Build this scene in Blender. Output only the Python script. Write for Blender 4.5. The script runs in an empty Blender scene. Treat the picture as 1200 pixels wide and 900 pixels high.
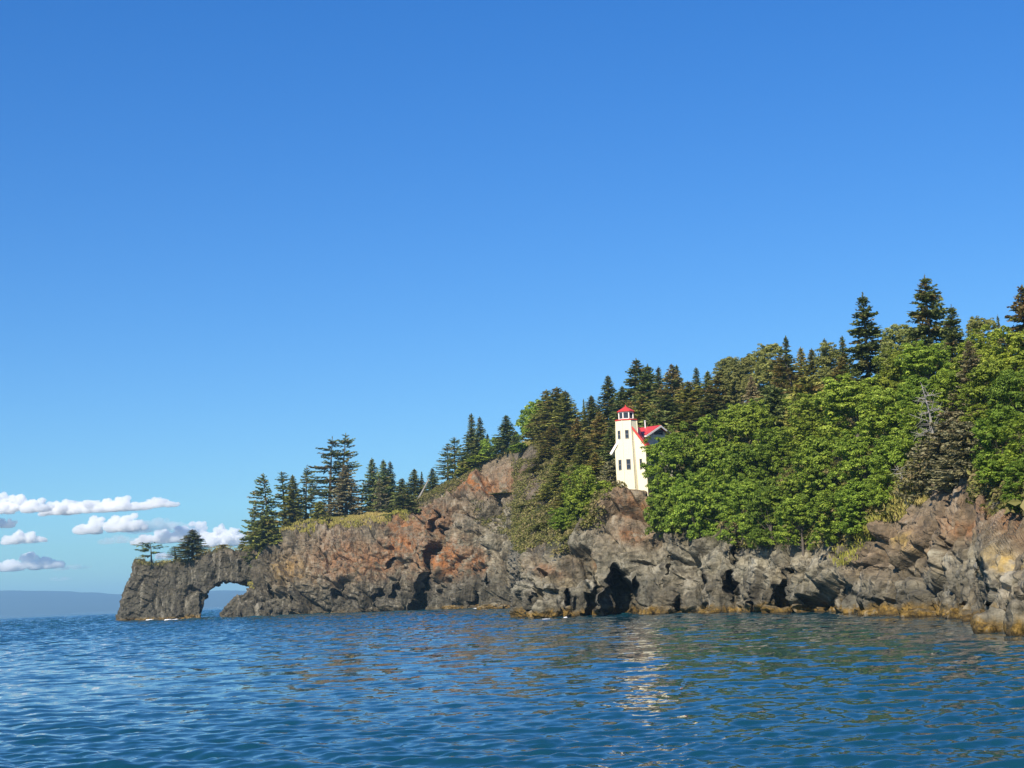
import bpy, math, random
import numpy as np
from mathutils import Vector, Matrix

random.seed(7)
scene = bpy.context.scene
COL = scene.collection
R = math.radians

# ------------------------------------------------------------------ camera
F, CX, CY = 1850.0, 600.0, 450.0
H = 2.7
PITCH, ROLL = math.atan(245.4 / F), math.atan(0.0442)
fw = np.array([0, math.cos(PITCH), math.sin(PITCH)])
r0 = np.array([1.0, 0, 0])
u0 = np.array([0, -math.sin(PITCH), math.cos(PITCH)])
rt = math.cos(ROLL) * r0 - math.sin(ROLL) * u0
up = math.sin(ROLL) * r0 + math.cos(ROLL) * u0
CAM = np.array([0, 0, H])


def at(px, py, D):
    """World point seen at photo pixel (px, py), D metres down the +Y axis."""
    px, py, D = np.broadcast_arrays(np.asarray(px, float), np.asarray(py, float), np.asarray(D, float))
    d = fw + ((px - CX) / F)[..., None] * rt + (-(py - CY) / F)[..., None] * up
    return CAM + d * (D / d[..., 1])[..., None]


def proj(P):
    v = np.asarray(P, float) - CAM
    z = v @ fw
    return CX + F * (v @ rt) / z, CY - F * (v @ up) / z


cam_data = bpy.data.cameras.new('camera')
cam_data.sensor_width = 36
cam_data.lens = F / 1200 * 36
cam_data.clip_start = 0.3
cam_data.clip_end = 90000
cam = bpy.data.objects.new('camera', cam_data)
COL.objects.link(cam)
M = Matrix(((rt[0], up[0], -fw[0], 0), (rt[1], up[1], -fw[1], 0), (rt[2], up[2], -fw[2], H), (0, 0, 0, 1)))
cam.matrix_world = M
scene.camera = cam

# ------------------------------------------------------------------ helpers


def tag(o, label=None, cat=None, group=None, kind=None):
    if label: o['label'] = label
    if cat: o['category'] = cat
    if group: o['group'] = group
    if kind: o['kind'] = kind
    return o


def empty(name, loc=(0, 0, 0), rz=0.0):
    o = bpy.data.objects.new(name, None)
    o.empty_display_size = 0.3
    o.location = loc
    o.rotation_euler = (0, 0, rz)
    COL.objects.link(o)
    return o


def np_mesh(name, V, faces, attrs=None, smooth=False):
    """V (n,3); faces: list of (k,m) int arrays (m = 3 or 4)."""
    me = bpy.data.meshes.new(name)
    V = np.asarray(V, np.float32)
    me.vertices.add(len(V))
    me.vertices.foreach_set('co', V.ravel())
    faces = [np.asarray(f, np.int32) for f in faces if len(f)]
    nl = sum(f.size for f in faces)
    npoly = sum(len(f) for f in faces)
    me.loops.add(nl)
    me.loops.foreach_set('vertex_index', np.concatenate([f.ravel() for f in faces]))
    me.polygons.add(npoly)
    tot = np.concatenate([np.full(len(f), f.shape[1], np.int32) for f in faces])
    st = np.concatenate([[0], np.cumsum(tot)[:-1]]).astype(np.int32)
    me.polygons.foreach_set('loop_start', st)
    me.polygons.foreach_set('loop_total', tot)
    me.polygons.foreach_set('use_smooth', np.full(npoly, smooth, bool))
    me.update(calc_edges=True)
    for k, a in (attrs or {}).items():
        at_ = me.attributes.new(k, 'FLOAT', 'POINT')
        at_.data.foreach_set('value', np.asarray(a, np.float32))
    me.validate()
    return me


def link(name, me, mat=None, parent=None):
    o = bpy.data.objects.new(name, me)
    COL.objects.link(o)
    if mat is not None and not me.materials:
        me.materials.append(mat)
    if parent is not None:
        o.parent = parent
    return o


class MB:
    """Collects polygons of one mesh."""
    def __init__(s): s.v, s.f = [], []
    def poly(s, pts):
        n = len(s.v); s.v += [tuple(p) for p in pts]; s.f.append(tuple(range(n, n + len(pts))))
    def prism(s, bot, top):
        n = len(s.v); k = len(bot)
        s.v += [tuple(p) for p in bot] + [tuple(p) for p in top]
        s.f.append(tuple(range(n + k - 1, n - 1, -1))); s.f.append(tuple(range(n + k, n + 2 * k)))
        for i in range(k):
            j = (i + 1) % k
            s.f.append((n + i, n + j, n + k + j, n + k + i))
    def box(s, x0, x1, y0, y1, z0, z1):
        s.prism([(x0, y0, z0), (x1, y0, z0), (x1, y1, z0), (x0, y1, z0)], [(x0, y0, z1), (x1, y0, z1), (x1, y1, z1), (x0, y1, z1)])
    def slab(s, quad, t):
        """thick plate: quad of 4 points, thickness t along its normal"""
        q = [Vector(p) for p in quad]
        n = (q[1] - q[0]).cross(q[3] - q[0]).normalized() * t
        s.prism(q, [p + n for p in q])
    def bar(s, a, b, w, h):
        a, b = Vector(a), Vector(b); d = (b - a).normalized()
        sd = d.cross(Vector((0, 0, 1)));
        sd = sd.normalized() if sd.length > 1e-3 else Vector((1, 0, 0))
        u = sd.cross(d)
        c = lambda p: [p - sd * w / 2 - u * h / 2, p + sd * w / 2 - u * h / 2, p + sd * w / 2 + u * h / 2, p - sd * w / 2 + u * h / 2]
        s.prism(c(a), c(b))
    def tube(s, a, b, ra, rb, n=8):
        a, b = Vector(a), Vector(b); d = (b - a).normalized()
        x = d.orthogonal().normalized(); y = d.cross(x)
        ring = lambda p, r: [p + (x * math.cos(2 * math.pi * i / n) + y * math.sin(2 * math.pi * i / n)) * r for i in range(n)]
        s.prism(ring(a, ra), ring(b, rb))
    def build(s, name, mat, parent=None):
        me = bpy.data.meshes.new(name)
        me.from_pydata(s.v, [], s.f); me.update()
        import bmesh
        bm = bmesh.new(); bm.from_mesh(me); bmesh.ops.recalc_face_normals(bm, faces=bm.faces); bm.to_mesh(me); bm.free()
        return link(name, me, mat, parent)


# ------------------------------------------------------------------ numpy noise
def _hash(ix, iy, iz, seed):
    h = (ix.astype(np.int64) * 374761393 + iy.astype(np.int64) * 668265263 + iz.astype(np.int64) * 2147483647 + seed * 1274126177) & 0xFFFFFFFF
    h = ((h ^ (h >> 13)) * 1274126177) & 0xFFFFFFFF
    h = ((h ^ (h >> 16)) * 2246822519) & 0xFFFFFFFF
    return ((h ^ (h >> 15)) & 0xFFFFFF) / float(0xFFFFFF)


def vnoise(P, seed=0):
    I = np.floor(P); f = P - I; f = f * f * f * (f * (f * 6 - 15) + 10)
    I = I.astype(np.int64); out = 0
    for dx in (0, 1):
        wx = f[:, 0] if dx else 1 - f[:, 0]
        for dy in (0, 1):
            wy = f[:, 1] if dy else 1 - f[:, 1]
            for dz in (0, 1):
                wz = f[:, 2] if dz else 1 - f[:, 2]
                out = out + wx * wy * wz * _hash(I[:, 0] + dx, I[:, 1] + dy, I[:, 2] + dz, seed)
    return out * 2 - 1


def fbm(P, octv=4, seed=0, gain=0.5):
    a, s, t = 1.0, 0, 0
    for o in range(octv):
        s = s + a * vnoise(P * (2.03 ** o) + 17.3 * o, seed + o); t += a; a *= gain
    return s / t


def voro(P, seed=0, soft=0.0):
    """F1, F2, random of the nearest cell; with soft > 0 also a random plane through each cell, cells melting into each other"""
    I = np.floor(P).astype(np.int64); n = len(P)
    f1 = np.full(n, 9.0); f2 = np.full(n, 9.0); rn = np.zeros(n); pl = np.zeros(n); ws = np.full(n, 1e-30); rs = np.zeros(n)
    for dx in (-1, 0, 1):
        for dy in (-1, 0, 1):
            for dz in (-1, 0, 1):
                cx, cy, cz = I[:, 0] + dx, I[:, 1] + dy, I[:, 2] + dz
                ex = cx + _hash(cx, cy, cz, seed) - P[:, 0]; ey = cy + _hash(cx, cy, cz, seed + 1) - P[:, 1]; ez = cz + _hash(cx, cy, cz, seed + 2) - P[:, 2]
                d = np.sqrt(ex ** 2 + ey ** 2 + ez ** 2)
                r = _hash(cx, cy, cz, seed + 3)
                near = d < f1
                f2 = np.where(near, f1, np.minimum(f2, d)); rn = np.where(near, r, rn); f1 = np.where(near, d, f1)
                if soft:
                    s = ex * (_hash(cx, cy, cz, seed + 4) * 2 - 1) + ey * (_hash(cx, cy, cz, seed + 5) * 2 - 1) + ez * (_hash(cx, cy, cz, seed + 6) * 2 - 1)
                    w = np.exp(-soft * d); ws += w; rs += w * r; pl += w * s
    return (f1, f2, rs / ws, pl / ws) if soft else (f1, f2, rn)


def smooth(a, b, x):
    t = np.clip((x - a) / (b - a), 0, 1); return t * t * (3 - 2 * t)


# ------------------------------------------------------------------ materials
def new_mat(name):
    m = bpy.data.materials.new(name); m.use_nodes = True
    nt = m.node_tree; nt.nodes.clear()
    out = nt.nodes.new('ShaderNodeOutputMaterial')
    return m, nt, out


class N:
    def __init__(s, nt): s.nt = nt
    def node(s, t, **kw):
        n = s.nt.nodes.new(t)
        for k, v in kw.items(): setattr(n, k, v)
        return n
    def put(s, sock, v):
        if hasattr(v, 'is_output'): s.nt.links.new(v, sock)
        elif isinstance(v, (tuple, list)) and len(v) == 3 and sock.type == 'RGBA': sock.default_value = (*v, 1)
        else: sock.default_value = v
    def noise(s, vec, scale, detail=4, rough=0.55, lac=2.0):
        n = s.node('ShaderNodeTexNoise'); s.put(n.inputs['Vector'], vec)
        n.inputs['Scale'].default_value = scale; n.inputs['Detail'].default_value = detail
        n.inputs['Roughness'].default_value = rough; n.inputs['Lacunarity'].default_value = lac
        return n.outputs['Fac']
    def voronoi(s, vec, scale, feature='F1', out='Distance'):
        n = s.node('ShaderNodeTexVoronoi'); n.feature = feature; s.put(n.inputs['Vector'], vec); n.inputs['Scale'].default_value = scale
        return n.outputs[out]
    def ramp(s, fac, stops):
        n = s.node('ShaderNodeValToRGB'); s.put(n.inputs['Fac'], fac); e = n.color_ramp.elements
        while len(e) < len(stops): e.new(0.5)
        for i, (p, c) in enumerate(stops):
            e[i].position = p; e[i].color = (*c, 1) if isinstance(c, tuple) else (c, c, c, 1)
        return n.outputs['Color']
    def mix(s, fac, a, b, mode='MIX'):
        n = s.node('ShaderNodeMix'); n.data_type = 'RGBA'; n.blend_type = mode
        s.put(n.inputs[0], fac); s.put(n.inputs[6], a); s.put(n.inputs[7], b)
        return n.outputs[2]
    def math(s, op, a, b=0.0, clamp=False):
        n = s.node('ShaderNodeMath'); n.operation = op; n.use_clamp = clamp
        s.put(n.inputs[0], a); s.put(n.inputs[1], b); return n.outputs[0]
    def attr(s, name):
        n = s.node('ShaderNodeAttribute'); n.attribute_name = name; return n.outputs['Fac']
    def pos(s):
        return s.node('ShaderNodeNewGeometry').outputs['Position']
    def mapping(s, vec, scale=(1, 1, 1), rot=(0, 0, 0)):
        n = s.node('ShaderNodeMapping'); s.put(n.inputs['Vector'], vec); n.inputs['Scale'].default_value = scale; n.inputs['Rotation'].default_value = rot
        return n.outputs[0]
    def bsdf(s, color, rough=0.8, bump=None, strength=0.3, dist=0.1, spec=0.3):
        b = s.node('ShaderNodeBsdfPrincipled'); s.put(b.inputs['Base Color'], color); s.put(b.inputs['Roughness'], rough)
        b.inputs['Specular IOR Level'].default_value = spec
        if bump is not None:
            n = s.node('ShaderNodeBump'); n.inputs['Strength'].default_value = strength; n.inputs['Distance'].default_value = dist
            s.put(n.inputs['Height'], bump); s.nt.links.new(n.outputs[0], b.inputs['Normal'])
        return b


def simple_mat(name, col, rough=0.6, var=0.12, scale=6.0, metallic=0.0, bump=0.0):
    m, nt, out = new_mat(name); k = N(nt); p = k.pos()
    n = k.noise(p, scale, 5)
    c = k.mix(n, tuple(x * (1 - var) for x in col), tuple(min(1, x * (1 + var)) for x in col))
    b = k.bsdf(c, rough, k.noise(p, scale * 3, 4) if bump else None, bump, 0.02)
    b.inputs['Metallic'].default_value = metallic
    nt.links.new(b.outputs[0], out.inputs[0]); return m


def rock_mat():
    m, nt, out = new_mat('sea_cliff_rock'); k = N(nt); p = k.pos()
    strat = k.mapping(p, (1, 1, 2.2), (0, R(28), 0))
    n1 = k.noise(strat, 0.16, 6, 0.62)
    n2 = k.noise(strat, 0.9, 6, 0.65)
    n3 = k.noise(p, 4.0, 5, 0.7)
    base = k.ramp(n2, [(0.33, (0.042, 0.036, 0.025)), (0.455, (0.103, 0.087, 0.058)), (0.555, (0.166, 0.138, 0.090)), (0.69, (0.297, 0.253, 0.169))])
    base = k.mix(k.ramp(n1, [(0.40, 0.0), (0.62, 0.75)]), base, k.mix(n2, (0.100, 0.097, 0.077), (0.277, 0.262, 0.200)))
    brown = k.mix(n3, (0.125, 0.088, 0.058), (0.30, 0.215, 0.138))
    base = k.mix(k.math('MULTIPLY', k.attr('brown'), k.ramp(n2, [(0.3, 0.45), (0.6, 1.0)])), base, brown)
    pale = k.mix(n3, (0.175, 0.161, 0.123), (0.437, 0.402, 0.307))
    base = k.mix(k.math('MULTIPLY', k.attr('pale'), k.ramp(n2, [(0.38, 0.0), (0.6, 1.0)])), base, pale)
    n4 = k.noise(p, 0.55, 7, 0.7)
    org = k.mix(n3, (0.150, 0.062, 0.023), (0.420, 0.170, 0.053))
    base = k.mix(k.math('MULTIPLY', k.attr('orange'), k.ramp(n4, [(0.40, 0.0), (0.54, 0.95)])), base, org)
    base = k.mix(k.math('MULTIPLY', k.attr('gold'), k.ramp(n4, [(0.42, 0.0), (0.55, 0.9)])), base, k.mix(n3, (0.350, 0.220, 0.053), (0.520, 0.380, 0.132)))
    dark = k.mix(n2, (0.024, 0.023, 0.018), (0.098, 0.090, 0.069))
    base = k.mix(k.math('MULTIPLY', k.attr('dark'), k.ramp(n4, [(0.3, 0.5), (0.6, 0.95)])), base, dark)
    soil = k.mix(n3, (0.030, 0.030, 0.012), (0.085, 0.080, 0.035))
    base = k.mix(k.attr('soil'), base, soil)
    # bedding cracks, thin and dark
    wn = k.node('ShaderNodeTexNoise'); k.put(wn.inputs['Vector'], p); wn.inputs['Scale'].default_value = 0.7; wn.inputs['Detail'].default_value = 5
    wv = k.node('ShaderNodeVectorMath'); wv.operation = 'MULTIPLY_ADD'; nt.links.new(wn.outputs['Color'], wv.inputs[0]); wv.inputs[1].default_value = (0.45, 0.45, 0.45); nt.links.new(p, wv.inputs[2])
    pw = wv.outputs[0]
    cr = k.voronoi(k.mapping(pw, (0.7, 0.7, 1.5), (0, R(35), 0)), 0.7, 'DISTANCE_TO_EDGE')
    cr2 = k.voronoi(k.mapping(pw, (1.0, 1.0, 0.6), (0, R(20), 0)), 1.9, 'DISTANCE_TO_EDGE')
    base = k.mix(k.math('MULTIPLY', k.ramp(cr, [(0.0, 0.5), (0.035, 0.0)]), k.ramp(n1, [(0.42, 0.0), (0.55, 1.0)])), base, (0.030, 0.027, 0.021))
    # rockweed and barnacle band above the water
    z = k.node('ShaderNodeSeparateXYZ'); k.put(z.inputs[0], p)
    nb = k.noise(p, 0.45, 5, 0.6)
    zz = k.math('SUBTRACT', z.outputs[2], k.math('MULTIPLY', k.math('SUBTRACT', nb, 0.5), 2.6))
    weed = k.ramp(k.noise(p, 2.2, 6, 0.75), [(0.34, (0.030, 0.020, 0.008)), (0.48, (0.11, 0.070, 0.017)), (0.60, (0.23, 0.142, 0.032)), (0.70, (0.25, 0.225, 0.175))])
    base = k.mix(k.math('MULTIPLY', k.ramp(zz, [(0.42, 1.0), (1.0, 0.0)]), k.math('SUBTRACT', 1.0, k.attr('noweed'))), base, weed)
    base = k.mix(k.ramp(z.outputs[2], [(0.05, 0.85), (0.22, 0.0)]), base, (0.022, 0.017, 0.009))
    # water streaks down the faces
    stn = k.noise(k.mapping(pw, (1, 1, 0.10)), 0.75, 5, 0.65)
    base = k.mix(k.ramp(stn, [(0.50, 0.0), (0.64, 0.62)]), base, (0.030, 0.027, 0.021))
    base = k.mix(k.ramp(stn, [(0.33, 0.38), (0.44, 0.0)]), base, (0.42, 0.385, 0.31))
    f1 = k.voronoi(k.mapping(pw, (0.75, 0.75, 0.42), (0, R(24), 0)), 0.9); f2 = k.voronoi(k.mapping(pw, (1, 1, 0.6), (0, R(24), 0)), 1.7); f3 = k.voronoi(p, 5.0)
    blk = k.math('ADD', k.math('MULTIPLY', f1, 1.5), k.math('ADD', k.math('MULTIPLY', f2, 0.8), k.math('MULTIPLY', f3, 0.16)))
    hgt = k.math('ADD', k.math('ADD', blk, k.math('MULTIPLY', n3, 0.35)), k.math('ADD', n2, k.math('MULTIPLY', k.ramp(cr2, [(0, 0.0), (0.10, 1.0)]), 0.14)))
    b = k.bsdf(base, 0.85, hgt, 0.7, 0.30, 0.2)
    nt.links.new(b.outputs[0], out.inputs[0]); return m


def leaf_mat(name, dark, mid, light, brown=None, trans=0.35, spec=0.25):
    """Foliage: per leaf value in attribute 'rnd', per tree value from the object's random number."""
    m, nt, out = new_mat(name); k = N(nt)
    oi = k.node('ShaderNodeObjectInfo').outputs['Random']
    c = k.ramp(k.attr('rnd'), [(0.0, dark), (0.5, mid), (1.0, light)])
    if brown:
        c = k.mix(k.attr('brown'), c, brown)
    hs = k.node('ShaderNodeHueSaturation')
    k.put(hs.inputs['Hue'], k.math('ADD', 0.482, k.math('MULTIPLY', oi, 0.024)))
    k.put(hs.inputs['Value'], k.math('ADD', 0.78, k.math('MULTIPLY', k.math('FRACT', k.math('MULTIPLY', oi, 7.3)), 0.5)))
    hs.inputs['Saturation'].default_value = 1.0
    k.put(hs.inputs['Color'], c)
    b = k.bsdf(hs.outputs[0], 0.55, spec=spec)
    tr = k.node('ShaderNodeBsdfTranslucent'); k.put(tr.inputs[0], hs.outputs[0])
    mx = k.node('ShaderNodeMixShader'); mx.inputs[0].default_value = trans
    nt.links.new(b.outputs[0], mx.inputs[1]); nt.links.new(tr.outputs[0], mx.inputs[2])
    nt.links.new(mx.outputs[0], out.inputs[0]); return m


def bark_mat(name, a, b_):
    m, nt, out = new_mat(name); k = N(nt); p = k.pos()
    n = k.noise(k.mapping(p, (4, 4, 0.8)), 2.5, 5, 0.65)
    b = k.bsdf(k.mix(n, a, b_), 0.9, n, 0.5, 0.05); nt.links.new(b.outputs[0], out.inputs[0]); return m


MAT = {}
MAT['rock'] = rock_mat()
MAT['spruce'] = leaf_mat('spruce_needles', (0.049, 0.071, 0.022), (0.130, 0.171, 0.048), (0.291, 0.345, 0.104), (0.324, 0.188, 0.080), 0.25, 0.15)
MAT['spruce_olive'] = leaf_mat('olive_spruce_needles', (0.075, 0.088, 0.021), (0.199, 0.220, 0.047), (0.421, 0.430, 0.105), (0.399, 0.242, 0.094), 0.25, 0.15)
MAT['spruce_dry'] = leaf_mat('dry_spruce_needles', (0.105, 0.102, 0.050), (0.26, 0.245, 0.125), (0.47, 0.44, 0.25), (0.30, 0.19, 0.10), 0.25, 0.15)
MAT['leaf'] = leaf_mat('alder_leaves', (0.060, 0.103, 0.012), (0.175, 0.270, 0.027), (0.423, 0.528, 0.075), None, 0.35, 0.3)
MAT['leaf_bright'] = leaf_mat('bright_leaves', (0.104, 0.159, 0.020), (0.262, 0.360, 0.037), (0.538, 0.631, 0.103), None, 0.35, 0.3)
MAT['leaf_pale'] = leaf_mat('poplar_leaves', (0.119, 0.133, 0.034), (0.247, 0.270, 0.076), (0.444, 0.444, 0.152), None, 0.35, 0.25)
MAT['scrub'] = leaf_mat('scrub_leaves', (0.044, 0.053, 0.012), (0.121, 0.130, 0.031), (0.251, 0.238, 0.066), (0.251, 0.198, 0.094), 0.25, 0.15)
MAT['grass'] = leaf_mat('grass_blades', (0.158, 0.166, 0.026), (0.277, 0.290, 0.050), (0.436, 0.396, 0.094), (0.475, 0.383, 0.154), 0.35, 0.1)
MAT['bark'] = bark_mat('spruce_bark', (0.05, 0.042, 0.035), (0.17, 0.145, 0.12))
MAT['dead'] = bark_mat('dead_wood', (0.16, 0.15, 0.14), (0.36, 0.34, 0.31))

# ------------------------------------------------------------------ headland: profile stations traced in the photograph
# px : waterline, mid cliff, cliff top, mid slope, ridge   (photo row, metres away)
ST = [
    (258, (723.6, 377), (723, 377.5), (722.4, 378), (722, 378.5), (721.5, 379)),
    (266, (723.4, 375), (720, 376), (716, 377), (714, 379), (713, 382)),
    (276, (723, 374), (716, 375), (708, 376.5), (706, 379), (705, 384)),
    (290, (722.6, 373), (713, 374), (702, 376), (699, 379), (697, 385)),
    (300, (722.5, 371.5), (706, 373.5), (690, 376), (684, 380), (682, 387)),
    (308, (722.3, 370.5), (698, 373), (662, 376), (648, 380), (642, 387)),
    (330, (721, 367), (690, 370), (640, 375), (625, 380), (619, 390)),
    (365, (720, 362), (685, 365), (632, 371), (615, 377), (610, 388)),
    (400, (718.5, 357), (680, 361), (632, 367), (612, 374), (606, 386)),
    (440, (716.5, 352), (675, 356), (628, 362), (608, 369), (602, 384)),
    (475, (715, 346), (670, 351), (622, 357), (601, 364), (594, 380)),
    (510, (714, 338), (665, 343), (606, 349), (585, 356), (573, 372)),
    (545, (713, 329), (660, 334), (600, 340), (570, 347), (556, 361)),
    (580, (713, 320), (668, 326), (618, 332), (562, 342), (534, 353)),
    (603, (713, 312), (675, 318), (625, 325), (560, 336), (525, 346)),
    (608.5, (722, 184), (692, 189), (656, 206), (584, 275), (523, 332)),
    (622, (723, 173), (690, 176), (655, 183), (590, 245), (516, 318)),
    (645, (723, 171), (690, 173), (650, 178), (595, 225), (520, 306)),
    (670, (722, 170), (688, 172), (632, 176), (600, 200), (512, 290)),
    (698, (721, 168), (680, 170), (612, 174), (580, 190), (506, 272)),
    (708, (720.6, 167), (675, 169), (588, 173), (572, 186), (504, 266)),
    (722, (720, 166), (668, 168), (575, 172.5), (575, 190), (500, 258)),
    (760, (719, 162), (660, 165), (574.5, 171.5), (574.5, 192), (497, 248)),
    (776, (718.6, 160), (666, 162.5), (600, 168), (566, 190), (492, 242)),
    (795, (718, 158), (672, 160), (628, 164), (563, 187), (486, 236)),
    (860, (717.5, 149), (680, 151), (638, 154), (560, 174), (480, 216)),
    (905, (717.8, 140), (684, 142), (642, 145), (560, 161), (478, 200)),
    (950, (718, 131), (688, 133), (648, 136), (560, 150), (470, 186)),
    (1000, (719.5, 121), (690, 123), (642, 127), (560, 139), (462, 170)),
    (1060, (721, 108), (680, 110.5), (588, 117), (525, 126), (455, 155)),
    (1100, (722, 100), (670, 103), (572, 110), (505, 118), (450, 146)),
    (1140, (724, 93), (670, 96), (566, 104), (505, 112), (446, 139)),
    (1147, (728, 87), (672, 93), (565, 102), (505, 111), (445, 138)),
    (1153, (737, 77), (690, 79), (650, 83), (560, 103), (444, 136)),
    (1200, (741, 70), (692, 72.5), (640, 77), (562, 97), (440, 129)),
    (1300, (752, 58), (690, 60.5), (625, 66), (555, 86), (432, 118)),
    (1500, (775, 44), (690, 46.5), (610, 52), (540, 70), (380, 100)),
    (1800, (800, 34), (690, 36.5), (590, 42), (520, 58), (370, 88)),
]
SX = np.array([s[0] for s in ST], float)
SPY = np.array([[p[0] for p in s[1:]] for s in ST]); SD = np.array([[p[1] for p in s[1:]] for s in ST], float)


def profile(px):
    """Control points (U, W, A, T, S, R, R2, B) for an array of columns -> (n, 8, 3)"""
    px = np.atleast_1d(np.asarray(px, float))
    P = np.zeros((len(px), 8, 3))
    for l in range(5):
        py = np.interp(px, SX, SPY[:, l]); D = 1 / np.interp(px, SX, 1 / SD[:, l])
        P[:, l + 1] = at(px, py, D)
    P[:, 1, 2] = 0.0
    P[:, 0] = P[:, 1] + np.array([0, -0.6, -3.0])
    k = P[:, 5, :2] / P[:, 5, 1:2]
    P[:, 6, :2] = P[:, 5, :2] + k * 26; P[:, 6, 2] = P[:, 5, 2] - 0.5
    P[:, 7, :2] = P[:, 5, :2] + k * 110; P[:, 7, 2] = -3
    return P


def cr_eval(C, t):
    """Catmull-Rom through C (n, 8, 3) at levels t (m,) -> (n, m, 3), half way to straight lines"""
    i = np.clip(np.floor(t).astype(int), 0, 6); f = (t - i)[None, :, None]
    g = lambda j: C[:, np.clip(j, 0, 7)]
    p0, p1, p2, p3 = g(i - 1), g(i), g(i + 1), g(i + 2)
    cr = 0.5 * (2 * p1 + (p2 - p0) * f + (2 * p0 - 5 * p1 + 4 * p2 - p3) * f ** 2 + (3 * p1 - p0 - 3 * p2 + p3) * f ** 3)
    li = p1 + (p2 - p1) * f
    return 0.35 * cr + 0.65 * li


def ground(px, lvl):
    return cr_eval(profile([px]), np.array([float(lvl)]))[0, 0]


# dark clefts and caves: (px, py, half width, half height, lean px, metres deep, shape 'slit'/'tri')
CAVES = [
    (723, 692, 20, 34, -6, 9.0), (737, 700, 11, 24, 6, 6.0), (688, 705, 6, 22, 8, 3.0), (665, 700, 4, 16, 0, 3.0),
    (861, 660, 4, 42, -1, 5.0), (866, 634, 5, 16, 0, 2.6), (907, 690, 6, 30, 16, 3.6), (938, 702, 5, 11, 8, 1.8), (959, 690, 5, 12, 5, 1.9),
    (789, 706, 5, 11, 1, 2.5), (823, 690, 3, 20, 5, 1.6), (773, 665, 2.5, 28, 3, 1.2), (877, 705, 3, 14, 1, 1.8),
    (500, 690, 10, 28, 5, 11.0), (506, 655, 3, 22, 3, 6.0), (606, 694, 5, 26, 2, 9.0), (568, 690, 4, 18, 4, 4.0), (553, 700, 3, 12, 1, 3.0),
    (470, 690, 7, 14, 6, 4.0), (445, 700, 6, 10, 5, 3.5), (454, 655, 6, 10, 5, 3.0), (505, 620, 3, 26, 8, 3.5), (520, 610, 2.5, 18, 5, 2.5),
    (345, 700, 3, 14, 4, 2.5), (395, 690, 4, 10, 5, 2.5), (420, 645, 6, 8, 3, 2.5), (310, 690, 4, 16, -3, 3.0),
    (1098, 640, 13, 5, -10, 0.9), (1088, 664, 15, 5, -10, 0.8), (1030, 668, 12, 6, 4, 0.8), (1060, 678, 11, 5, 8, 0.6), (1003, 700, 8, 6, 5, 0.8),
    (1149, 690, 4.5, 36, 3, 5.0), (1168, 690, 16, 5, 12, 0.8), (1133, 710, 9, 5, 0, 0.8), (985, 655, 5, 6, 0, 0.9),
    (1112, 640, 3, 22, -12, 0.8),
    (636, 672, 6, 5, 0, 2.0), (765, 588, 3, 12, 2, 1.2), (676, 625, 8, 4, 0, 2.0), (748, 655, 16, 3, 3, 1.0),
]
BUMPS = [(693, 690, 4.5, 32, -14, 1.7), (668, 680, 6, 34, 0, 1.2), (708, 702, 4, 18, 4, 5.0), (640, 690, 12, 3, -8, 1.2), (622, 700, 3, 20, 2, 1.2), (852, 612, 4, 16, -1, 2.2),
         (840, 690, 14, 22, 4, 0.9), (800, 690, 16, 24, 4, 0.8), (885, 690, 12, 26, 6, 1.2), (925, 690, 12, 24, 16, 1.4), (1010, 655, 20, 10, 4, 0.8), (1040, 690, 30, 14, 8, 0.9)]
# coloured lichen and mineral patches: (px, py, rx, ry, strength)
ORANGE = [(470, 640, 26, 14, 1.2), (440, 660, 30, 20, 0.7), (400, 655, 40, 26, 0.6), (520, 655, 28, 22, 1.1), (560, 660, 18, 14, 0.9), (500, 610, 34, 22, 0.7), (560, 570, 30, 9, 1.1),
          (600, 560, 16, 14, 0.6), (470, 612, 22, 10, 0.9), (360, 650, 16, 12, 0.3), (735, 624, 14, 9, 0.8), (690, 652, 6, 6, 0.8), (640, 665, 16, 8, 0.5), (745, 590, 24, 12, 0.6),
          (775, 588, 10, 12, 0.9), (1130, 618, 20, 10, 0.7), (1160, 600, 14, 14, 0.6), (490, 655, 22, 30, 0.4), (1185, 615, 20, 14, 0.5), (918, 637, 4, 8, 0.8), (340, 665, 14, 18, 0.3)]
GOLD = [(1178, 655, 20, 8, 1.1), (1063, 636, 10, 9, 0.9), (1166, 664, 9, 6, 0.8), (335, 668, 18, 18, 0.5), (770, 592, 14, 12, 0.5)]
BROWN = [(1060, 620, 60, 40, 1.1), (1130, 590, 70, 40, 1.0), (1190, 640, 30, 60, 0.4), (740, 600, 50, 32, 0.9), (330, 660, 30, 30, 0.7), (640, 570, 40, 50, 0.6), (400, 640, 80, 30, 0.6), (560, 560, 70, 40, 0.8), (500, 590, 40, 40, 0.7),
         (665, 655, 8, 10, 0.5), (1020, 650, 30, 24, 0.7), (1000, 630, 14, 10, 0.8)]
PALE = [(575, 650, 26, 16, 0.7), (597, 610, 26, 24, 0.9), (800, 650, 40, 26, 0.8), (885, 660, 20, 26, 1.0), (955, 660, 20, 18, 1.1), (693, 685, 4, 36, 1.1), (640, 690, 12, 4, 1.2), (622, 690, 4, 26, 0.8), (675, 630, 14, 8, 1.0),
        (1110, 655, 16, 6, 1.4), (1150, 660, 20, 30, 0.5), (1180, 690, 26, 24, 0.5), (840, 640, 40, 14, 0.8), (852, 608, 4, 10, 1.2), (708, 700, 4, 16, 0.9), (590, 575, 14, 10, 0.5), (1165, 720, 40, 7, 1.0), (930, 655, 16, 10, 0.7)]


def blobs(lst, px, py):
    o = np.zeros_like(px)
    for b in lst:
        d = ((px - b[0]) / b[2]) ** 2 + ((py - b[1]) / b[3]) ** 2
        o = np.maximum(o, b[4] * np.exp(-d * 0.9))
    return o


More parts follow.
